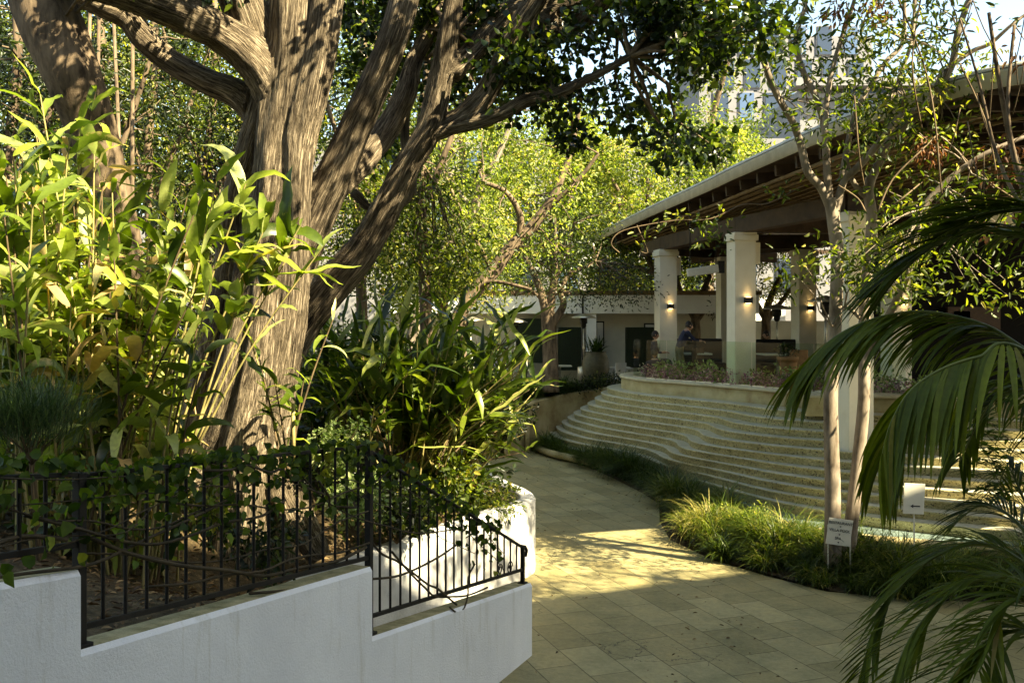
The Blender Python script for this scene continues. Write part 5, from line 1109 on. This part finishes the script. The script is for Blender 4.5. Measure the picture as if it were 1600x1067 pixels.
# ================================================================== SIGNS
def text_obj(s, size, loc, rot, m, parent, name='lettering'):
    cu = bpy.data.curves.new('t', 'FONT'); cu.body = s; cu.size = size; cu.align_x = 'CENTER'; cu.align_y = 'CENTER'; cu.extrude = .0015
    o = bpy.data.objects.new('t', cu); COL.objects.link(o); dg = bpy.context.evaluated_depsgraph_get(); me = bpy.data.meshes.new_from_object(o.evaluated_get(dg)); bpy.data.objects.remove(o)
    Mx = Matrix.Translation(loc) @ rot.to_4x4(); me.transform(Mx); me.materials.clear(); me.materials.append(m)
    return link(name, me, parent)
def sign(lab, c, w, h, yaw, roll, lines, legs, group=None):
    e = empty('direction_sign', Vector((c.x, c.y, 0)), lab, 'sign', group)
    rot = Matrix.Rotation(yaw, 3, 'Z') @ Matrix.Rotation(roll, 3, 'Y')
    m_ = MB(); m_.box(c, (w, .012, h), tilt=rot); m_.build('board', M['signboard'], e, bevel=.003)
    trot = rot @ Matrix.Rotation(math.radians(90), 3, 'X')
    for (s, sz, x, z) in lines:
        loc = c + rot @ Vector((x, -.009, z))
        if s == '<':
            m_ = MB(); q = [c + rot @ Vector((x+a*sz, -.009, z+b_*sz)) for a, b_ in ((-.5, 0), (.4, -.45), (.4, .45))]; m_.add(q, [(0, 1, 2)]); m_.build('arrow', M['ink'], e)
        elif s == '<-':
            m_ = MB(); q = [c + rot @ Vector((x+a*sz, -.009, z+b_*sz)) for a, b_ in ((-.5, 0), (-.2, -.2), (-.2, -.06), (.5, -.06), (.5, .06), (-.2, .06), (-.2, .2))]; m_.add(q, [tuple(range(7))]); m_.build('arrow', M['ink'], e)
        else: text_obj(s, sz, loc, trot, M['ink'], e)
    for x, z0, z1 in legs:
        a = c + rot @ Vector((x, .014, 0)); m_ = MB(); m_.box((a.x, a.y, (z0+z1)/2), (.018, .008, z1-z0), rz=yaw); m_.build('post', M['signboard'], e)
c = P(1311.5, 831, 12.95)
sign('small white direction sign reading RESTAURANT, VILLA POOL and SPA in the grass', c, .33, .355, .02, math.radians(8), [('RESTAURANT', .053, 0, .120), ('<', .028, 0, .076), ('VILLA POOL', .053, 0, .022), ('<', .028, 0, -.032), ('SPA', .053, -.01, -.086), ('<', .028, 0, -.138)], [(-.15, .05, c.z+.1), (.155, .05, c.z+.1)])
c2 = P(1428, 779, 13.2)
sign('white sign with a left arrow on a post behind the palm leaflets', c2, .30, .42, .1, math.radians(3), [('<-', .14, .02, -.10)], [(.01, .05, c2.z-.05)])

# ================================================================== TERRACE FURNITURE
def heater(c, hgt, lab):
    e = empty('patio_heater', c, lab, 'patio heater', 'mushroom patio heaters'); c = Vector(c)
    m_ = MB(); m_.lathe(c, [(.22, 0), (.22, .72), (.20, .76), (.03, .78)], 20); m_.build('base', M['steel'], e)
    m_ = MB(); m_.tube([c+Vector((0, 0, .74)), c+Vector((0, 0, hgt-.4))], .03, 10); m_.build('pole', M['steel'], e)
    m_ = MB(); m_.lathe(c, [(.05, hgt-.42), (.09, hgt-.36), (.09, hgt-.28), (.13, hgt-.25), (.13, hgt-.1), (.10, hgt-.08)], 16); m_.build('burner', M['dark'], e)
    m_ = MB(); m_.lathe(c, [(.43, hgt-.075), (.44, hgt-.06), (.30, hgt), (.1, hgt+.06), (.03, hgt+.08)], 28); m_.build('reflector', M['steel'], e)
def gp(x, y, d): return (x-800)/F*d
heater((gp(912, 0, 33), 33, 1.25), 2.50, 'steel patio heater standing left of the big planted urn')
heater((gp(805, 0, 34), 34, 1.25), 2.35, 'steel patio heater half hidden left of the young tree trunk')
heater((gp(735, 0, 31), 31, 1.25), 2.40, 'patio heater glimpsed between ginger leaves left of the path end')
heater((gp(1214, 0, 27.5), 27.5, TZ), 2.02, 'patio heater silhouetted against the bright wall right of the second column')
heater((gp(1290, 0, 23.5), 23.5, TZ), 2.15, 'dark patio heater just left of the twin pale trunks')
# urn
U = Vector((gp(931, 0, 32), 32, 1.25)); e = empty('planted_urn', U, 'big olive clay urn with spiky plant beside the patio heater', 'urn')
m_ = MB(); m_.lathe(U, [(.22, 0), (.38, .3), (.46, .75), (.42, 1.1), (.33, 1.25), (.36, 1.3), (.30, 1.3), (.28, 1.2)], 28); m_.build('pot', M['urn'], e)
r = R(600); n = 90; B = np.array([U+Vector((0, 0, 1.25))]*n)+r.normal(0, .08, (n, 3))*np.array([1, 1, .3]); V, Q, nt = blades(B, r.uniform(0, 6.28, n), r.uniform(.5, 1.5, n), r.uniform(.2, 1.3, n), r.uniform(.35, .7, n), r.uniform(.04, .06, n))
np_mesh('plant', V, Q, np.repeat(r.random(n)*.4, nt), M['lf_vine'], e, smooth=True)
def table(c, lab, w=.8, h=.74):
    e = empty('cafe_table', c, lab, 'table', 'tables on the terrace'); c = Vector(c); m_ = MB(); m_.box(c+Vector((0, 0, h)), (w, w, .04)); m_.build('table_top', M['fascia'], e, bevel=.005)
    m_ = MB(); m_.lathe(c, [(.25, 0), (.25, .02), (.04, .04), (.035, h-.03)], 14); m_.build('pedestal', M['steel'], e)
table((gp(875, 0, 34), 34, 1.25), 'pale square table in front of the narrow hedge panel')
table((gp(960, 0, 32.5), 32.5, 1.25), 'table right of the big planted urn', 1.1)
table((gp(1085, 0, 25.6), 25.6, TZ), 'dining table the bending waiter leans over')
table((gp(1215, 0, 25.0), 25.0, TZ), 'dining table behind the glass right of the second column', .9)
def chair(c, rz, lab, m='fascia', rounded=False):
    e = empty('terrace_chair', c, lab, 'chair', 'chairs on the terrace'); e.rotation_euler = (0, 0, rz)
    def pb(mb_, nm):
        o = mb_.build(nm, M[m]); o.parent = e; return o
    m_ = MB(); m_.box((0, 0, .44), (.46, .46, .05)); pb(m_, 'seat')
    m_ = MB(); pts = [(.22*math.sin(a), .2+.06*math.cos(a), .0) for a in np.linspace(-1.3, 1.3, 9)]
    for a, b_ in zip(pts, pts[1:]): m_.beam((a[0]*1.05, a[1], .70), (b_[0]*1.05, b_[1], .70), .03, .42 if not rounded else .46)
    pb(m_, 'backrest')
    for sx in (-1, 1):
        for sy in (-1, 1): m_ = MB(); m_.tube([(sx*.2, sy*.2, .43), (sx*.23, sy*.23, 0)], [.02, .014], 6); pb(m_, 'leg')
chair((gp(976, 0, 31.0), 31.0, 1.30), .5, 'white chair catching light below the dark hedge panel')
chair((gp(1246, 0, 22.6), 22.6, TZ), 2.9, 'tan rounded chair beside the terracotta pot', 'terracotta', True)
chair((gp(1100, 0, 25.0), 25.0, TZ), 0.6, 'pale chair behind the glass near the bending waiter', 'wood')
# dark banquettes
for x0, x1, d, z, lab in ((1040, 1128, 27.6, 3.06, 'long black banquette back between the first two columns'), (1178, 1262, 27.0, 3.05, 'black banquette back below the seated guest right of the second column')):
    a = gp(x0, 0, d); b_ = gp(x1, 0, d); e = empty('banquette', ((a+b_)/2, d, TZ), lab, 'bench', 'black banquettes on the terrace')
    m_ = MB(); m_.box(((a+b_)/2, d, (TZ+z)/2), (b_-a, .18, z-TZ)); m_.build('backrest', M['dark'], e, bevel=.05); m_ = MB(); m_.box(((a+b_)/2, d-.35, TZ+.23), (b_-a, .55, .42)); m_.build('seat', M['dark'], e, bevel=.04)
# infrared heater under the roof
for x, y, d, lab in ((1100, 421, 24, 'pale bar heater hanging under the roof between the first two columns'),):
    c = P(x, y, d); e = empty('bar_heater', c, lab, 'heater'); m_ = MB(); m_.beam(c+Vector((-.42, 0, -.09)), c+Vector((.35, 0, .02)), .2, .2); m_.build('body', M['fascia'], e, bevel=.02)
    m_ = MB(); m_.box(c+Vector((.42, 0, .06)), (.16, .16, .3)); m_.build('bracket', M['dark'], e); m_ = MB(); m_.tube([c+Vector((.3, 0, .1)), c+Vector((.3, 0, 2.0))], .015, 6); m_.tube([c+Vector((-.35, 0, 0)), c+Vector((-.35, 0, 2.0))], .015, 6); m_.build('hanger', M['dark'], e)
# planter box on the coping + terracotta pot
c = P(1282, 634, 18.9); e = empty('stone_trough', c-Vector((0, 0, .25)), 'square brownish stone trough set on the cascade below the coping corner', 'planter')
m_ = MB(); m_.box(c, (.62, .45, .38), rz=-.15); m_.build('box', M['limestone'], e, bevel=.015); m_ = MB(); m_.box(c+Vector((0, 0, .20)), (.68, .5, .05), rz=-.15); m_.build('rim', M['cap'], e, bevel=.01)
c = Vector((gp(1231, 0, 21.5), 21.5, 2.05)); e = empty('terracotta_pot', c, 'tall terracotta pot behind the glass left of the palm frond', 'pot')
m_ = MB(); m_.lathe(c, [(.13, 0), (.16, .2), (.20, .55), (.22, .62), (.235, .62), (.235, .70), (.19, .70)], 20); m_.build('pot', M['terracotta'], e)
r = R(610); crown(e, [tuple(c+Vector((r.uniform(-.15, .15), r.uniform(-.1, .1), .85))) for _ in range(6)], .16, 40, .07, M['lf_dark'], 611, name='plant')
# flowers behind the glass
r = R(620); cl = []; cp = []
for i in range(28, 84):
    for q in range(2):
        o_ = r.uniform(.35, .95); cl.append((capline[i][0]-nn[i][0]*o_, capline[i][1]-nn[i][1]*o_, 2.15+r.uniform(0, .38)**1.3))
nn = np.asarray(nn)
o = crown(None, cl, .24, 26, .10, M['lf_pale'], 621, name='terrace_planting'); tag(o, 'yellow-green foliage planting behind the terrace glass', 'plants', kind='stuff')
cl = [(capline[i][0]-nn[i][0]*r.uniform(.22, .5), capline[i][1]-nn[i][1]*r.uniform(.22, .5), 2.12+r.uniform(0, .18)) for i in range(28, 84)]
o = crown(None, cl, .24, 60, .07, M['lf_purple'], 623, name='terrace_flowers'); tag(o, 'pink and mauve flowers behind the terrace glass', 'flowers', kind='stuff')

# ================================================================== PEOPLE
def person(lab, joints, edges, radii, head, face, cloth, legs_cloth=None, hair='hair', loc=None, hs=1.0, hands=()):
    """joints in world space; skin modifier body; head with features; hands with fingers"""
    base = Vector(loc); e = empty('person', base, lab, 'person')
    me = bpy.data.meshes.new('body'); me.from_pydata([tuple(j) for j in joints], edges, []); o = link('body', me, e)
    sk = o.modifiers.new('skin', 'SKIN'); sb = o.modifiers.new('sub', 'SUBSURF'); sb.levels = 2; sb.render_levels = 2
    for i, rr in enumerate(radii):
        v = me.skin_vertices[0].data[i]; v.radius = rr if hasattr(rr, '__len__') else (rr, rr); v.use_root = (i == 0)
    dg = bpy.context.evaluated_depsgraph_get(); me2 = bpy.data.meshes.new_from_object(o.evaluated_get(dg)); o.modifiers.clear(); o.data = me2
    me2.materials.clear(); me2.materials.append(M[cloth]); me2.materials.append(M[legs_cloth or cloth]); me2.materials.append(M['skin'])
    hv = Vector(head)
    for p in me2.polygons:
        c_ = p.center; p.use_smooth = True
        if c_.z < joints[0].z - .02: p.material_index = 1
        if any((c_-Vector(h)).length < .13 for h in hands) or c_.z > hv.z-.17 and (c_-hv).length < .2: p.material_index = 2
    f = Vector(face).normalized(); u = Vector((0, 0, 1)); s = f.cross(u).normalized()
    m_ = MB(); n = 14; vs = []; fs = []
    for i in range(n+1):
        ph = math.pi*i/n
        for k in range(18):
            th = 2*math.pi*k/18; x = math.sin(ph)*math.cos(th); y = math.sin(ph)*math.sin(th); z = math.cos(ph)
            w = .075*(1-.18*max(0, -z)); dp = .092*(1-.1*max(0, -z)); bumpf = 0
            if y > .6 and abs(x) < .25 and -.35 < z < .1: bumpf = .022     # nose
            if y > .55 and .15 < abs(x) < .5 and 0.0 < z < .25: bumpf = -.008   # eye sockets
            if y > .7 and abs(x) < .35 and -.58 < z < -.42: bumpf = .006      # lips
            vs.append(hv + s*x*w*hs + f*(y*dp+bumpf)*hs + u*z*.118*hs)
    for i in range(n):
        for k in range(18): fs.append((i*18+k, i*18+(k+1) % 18, (i+1)*18+(k+1) % 18, (i+1)*18+k))
    m_.add(vs, fs, 0, True)
    for sg in (-1, 1): m_.tube([hv+s*sg*.070-u*.03, hv+s*sg*.084, hv+s*sg*.076+u*.03], [.008, .014, .008], 6)   # ears
    for h in hands:      # five bent fingers of different length on each palm
        h = Vector(h)
        for q, (dx, L) in enumerate(((-.03, .065), (-.01, .078), (.01, .072), (.03, .058))):
            a = h + f*.02 + s*dx; m_.tube([a, a+f*L*.5+u*.005, a+f*L*.85-u*.015, a+f*L-u*.035], [.010, .009, .008, .006], 6)
        m_.tube([h+s*.035, h+s*.06+f*.02, h+s*.06+f*.05], [.012, .010, .007], 6)
    m_.build('head', M['skin'], e)
    for sg in (-1, 1):
        q = MB(); q.lathe(tuple(hv+s*sg*.03*hs+f*.083*hs+u*.015), [(.0, -.008), (.010, 0), (.0, .008)], 8); q.build('eye', M['dark'], e)
    q = MB(); vs = []; fs = []
    for i in range(9):
        ph = math.pi*.62*i/8
        for k in range(18):
            th = 2*math.pi*k/18; y = math.sin(ph)*math.sin(th); cut = 1.0 if y < .35 else .72
            ph2 = ph*cut; x = math.sin(ph2)*math.cos(th); y = math.sin(ph2)*math.sin(th); z = math.cos(ph2)
            vs.append(hv + s*x*.088*hs + f*(y*.102-.01)*hs + u*(z*.132)*hs)
    for i in range(8):
        for k in range(18): fs.append((i*18+k, i*18+(k+1) % 18, (i+1)*18+(k+1) % 18, (i+1)*18+k))
    q.add(vs, fs, 0, True); q.build('hair', M[hair], e)
    return e
E_SIT = [(0, 1), (1, 2), (2, 3), (2, 4), (4, 5), (5, 6), (2, 7), (7, 8), (8, 9), (0, 10), (10, 11), (11, 12), (12, 13), (0, 14), (14, 15), (15, 16), (16, 17)]
RAD = [(.15, .12), (.14, .11), (.15, .10), (.05, .05), (.055, .055), (.042, .042), (.03, .03), (.055, .055), (.042, .042), (.03, .03), (.09, .09), (.075, .075), (.045, .045), (.04, .04), (.09, .09), (.075, .075), (.045, .045), (.04, .04)]
def frame(c, face):
    f = Vector(face).normalized(); u = Vector((0, 0, 1)); s = f.cross(u).normalized(); c = Vector(c)
    return lambda a, b_, z: c + s*a + f*b_ + u*z
# bending waiter
wc = Vector((gp(1061, 0, 25.2), 25.2, TZ)); T = frame(wc, (1, .15, 0))
hd = T(0, .28, 1.48)
J = [T(0, 0, .95), T(0, .09, 1.13), T(0, .2, 1.32), T(0, .25, 1.40), T(-.19, .18, 1.30), T(-.21, .33, 1.10), T(-.15, .55, 1.10), T(.19, .18, 1.30), T(.23, .36, 1.10), T(.15, .58, 1.08),
     T(-.10, 0, .88), T(-.10, .03, .48), T(-.10, -.02, .08), T(-.10, .12, .04), T(.10, 0, .88), T(.10, .05, .48), T(.10, -.02, .08), T(.10, .12, .04)]
person('waiter in navy shirt and khaki trousers bending toward the table between the columns', J, E_SIT, RAD, hd, (1, .1, -.15), 'navy', 'olivecloth', loc=wc, hands=[T(-.15, .55, 1.10), T(.15, .58, 1.08)])
def seated(x, d, z0, face, lab, cloth, hx=None):
    c = Vector((gp(x, 0, d), d, z0)); T = frame(c, face); hd = T(0, .06, 1.22)
    J = [T(0, 0, .52), T(0, .02, .74), T(0, .03, .98), T(0, .04, 1.10), T(-.19, .03, .98), T(-.23, .12, .74), T(-.16, .34, .74), T(.19, .03, .98), T(.23, .12, .74), T(.14, .34, .76),
         T(-.10, .06, .50), T(-.12, .45, .50), T(-.12, .47, .10), T(-.12, .6, .05), T(.10, .06, .50), T(.12, .45, .50), T(.12, .47, .10), T(.12, .6, .05)]
    m_ = MB(); st = empty('stool', c, 'dark stool carrying the '+' '.join(lab.split()[:11]), 'stool'); m_.box(c+Vector((0, 0, .40)), (.42, .42, .06)); m_.build('seat', M['dark'], st)
    for sx in (-1, 1):
        for sy in (-1, 1): m_ = MB(); m_.tube([c+Vector((sx*.17, sy*.17, .38)), c+Vector((sx*.18, sy*.18, 0))], .015, 6); m_.build('leg', M['dark'], st)
    person(lab, J, E_SIT, RAD, hd, face, cloth, loc=c, hands=[T(-.16, .34, .74), T(.14, .34, .76)])
seated(1200, 28.2, 1.95, (-1, -.1, 0), 'seated guest in silhouette seen over the black banquette', 'greycloth')
seated(1064, 28.4, 1.80, (.3, -1, 0), 'seated guest whose head shows behind the bending waiter', 'greycloth')
seated(1022, 24.9, 1.50, (.4, 1, 0), 'guest in dark clothing seated low at the left end of the terrace glass', 'navy')
seated(1021, 26.6, 1.95, (.9, -.2, 0), 'guest sitting just left of the leftmost terrace column', 'navy')
seated(768, 30.5, 1.30, (1, -.4, 0), 'dark clothed person glimpsed behind ginger leaves near the far heater', 'navy')
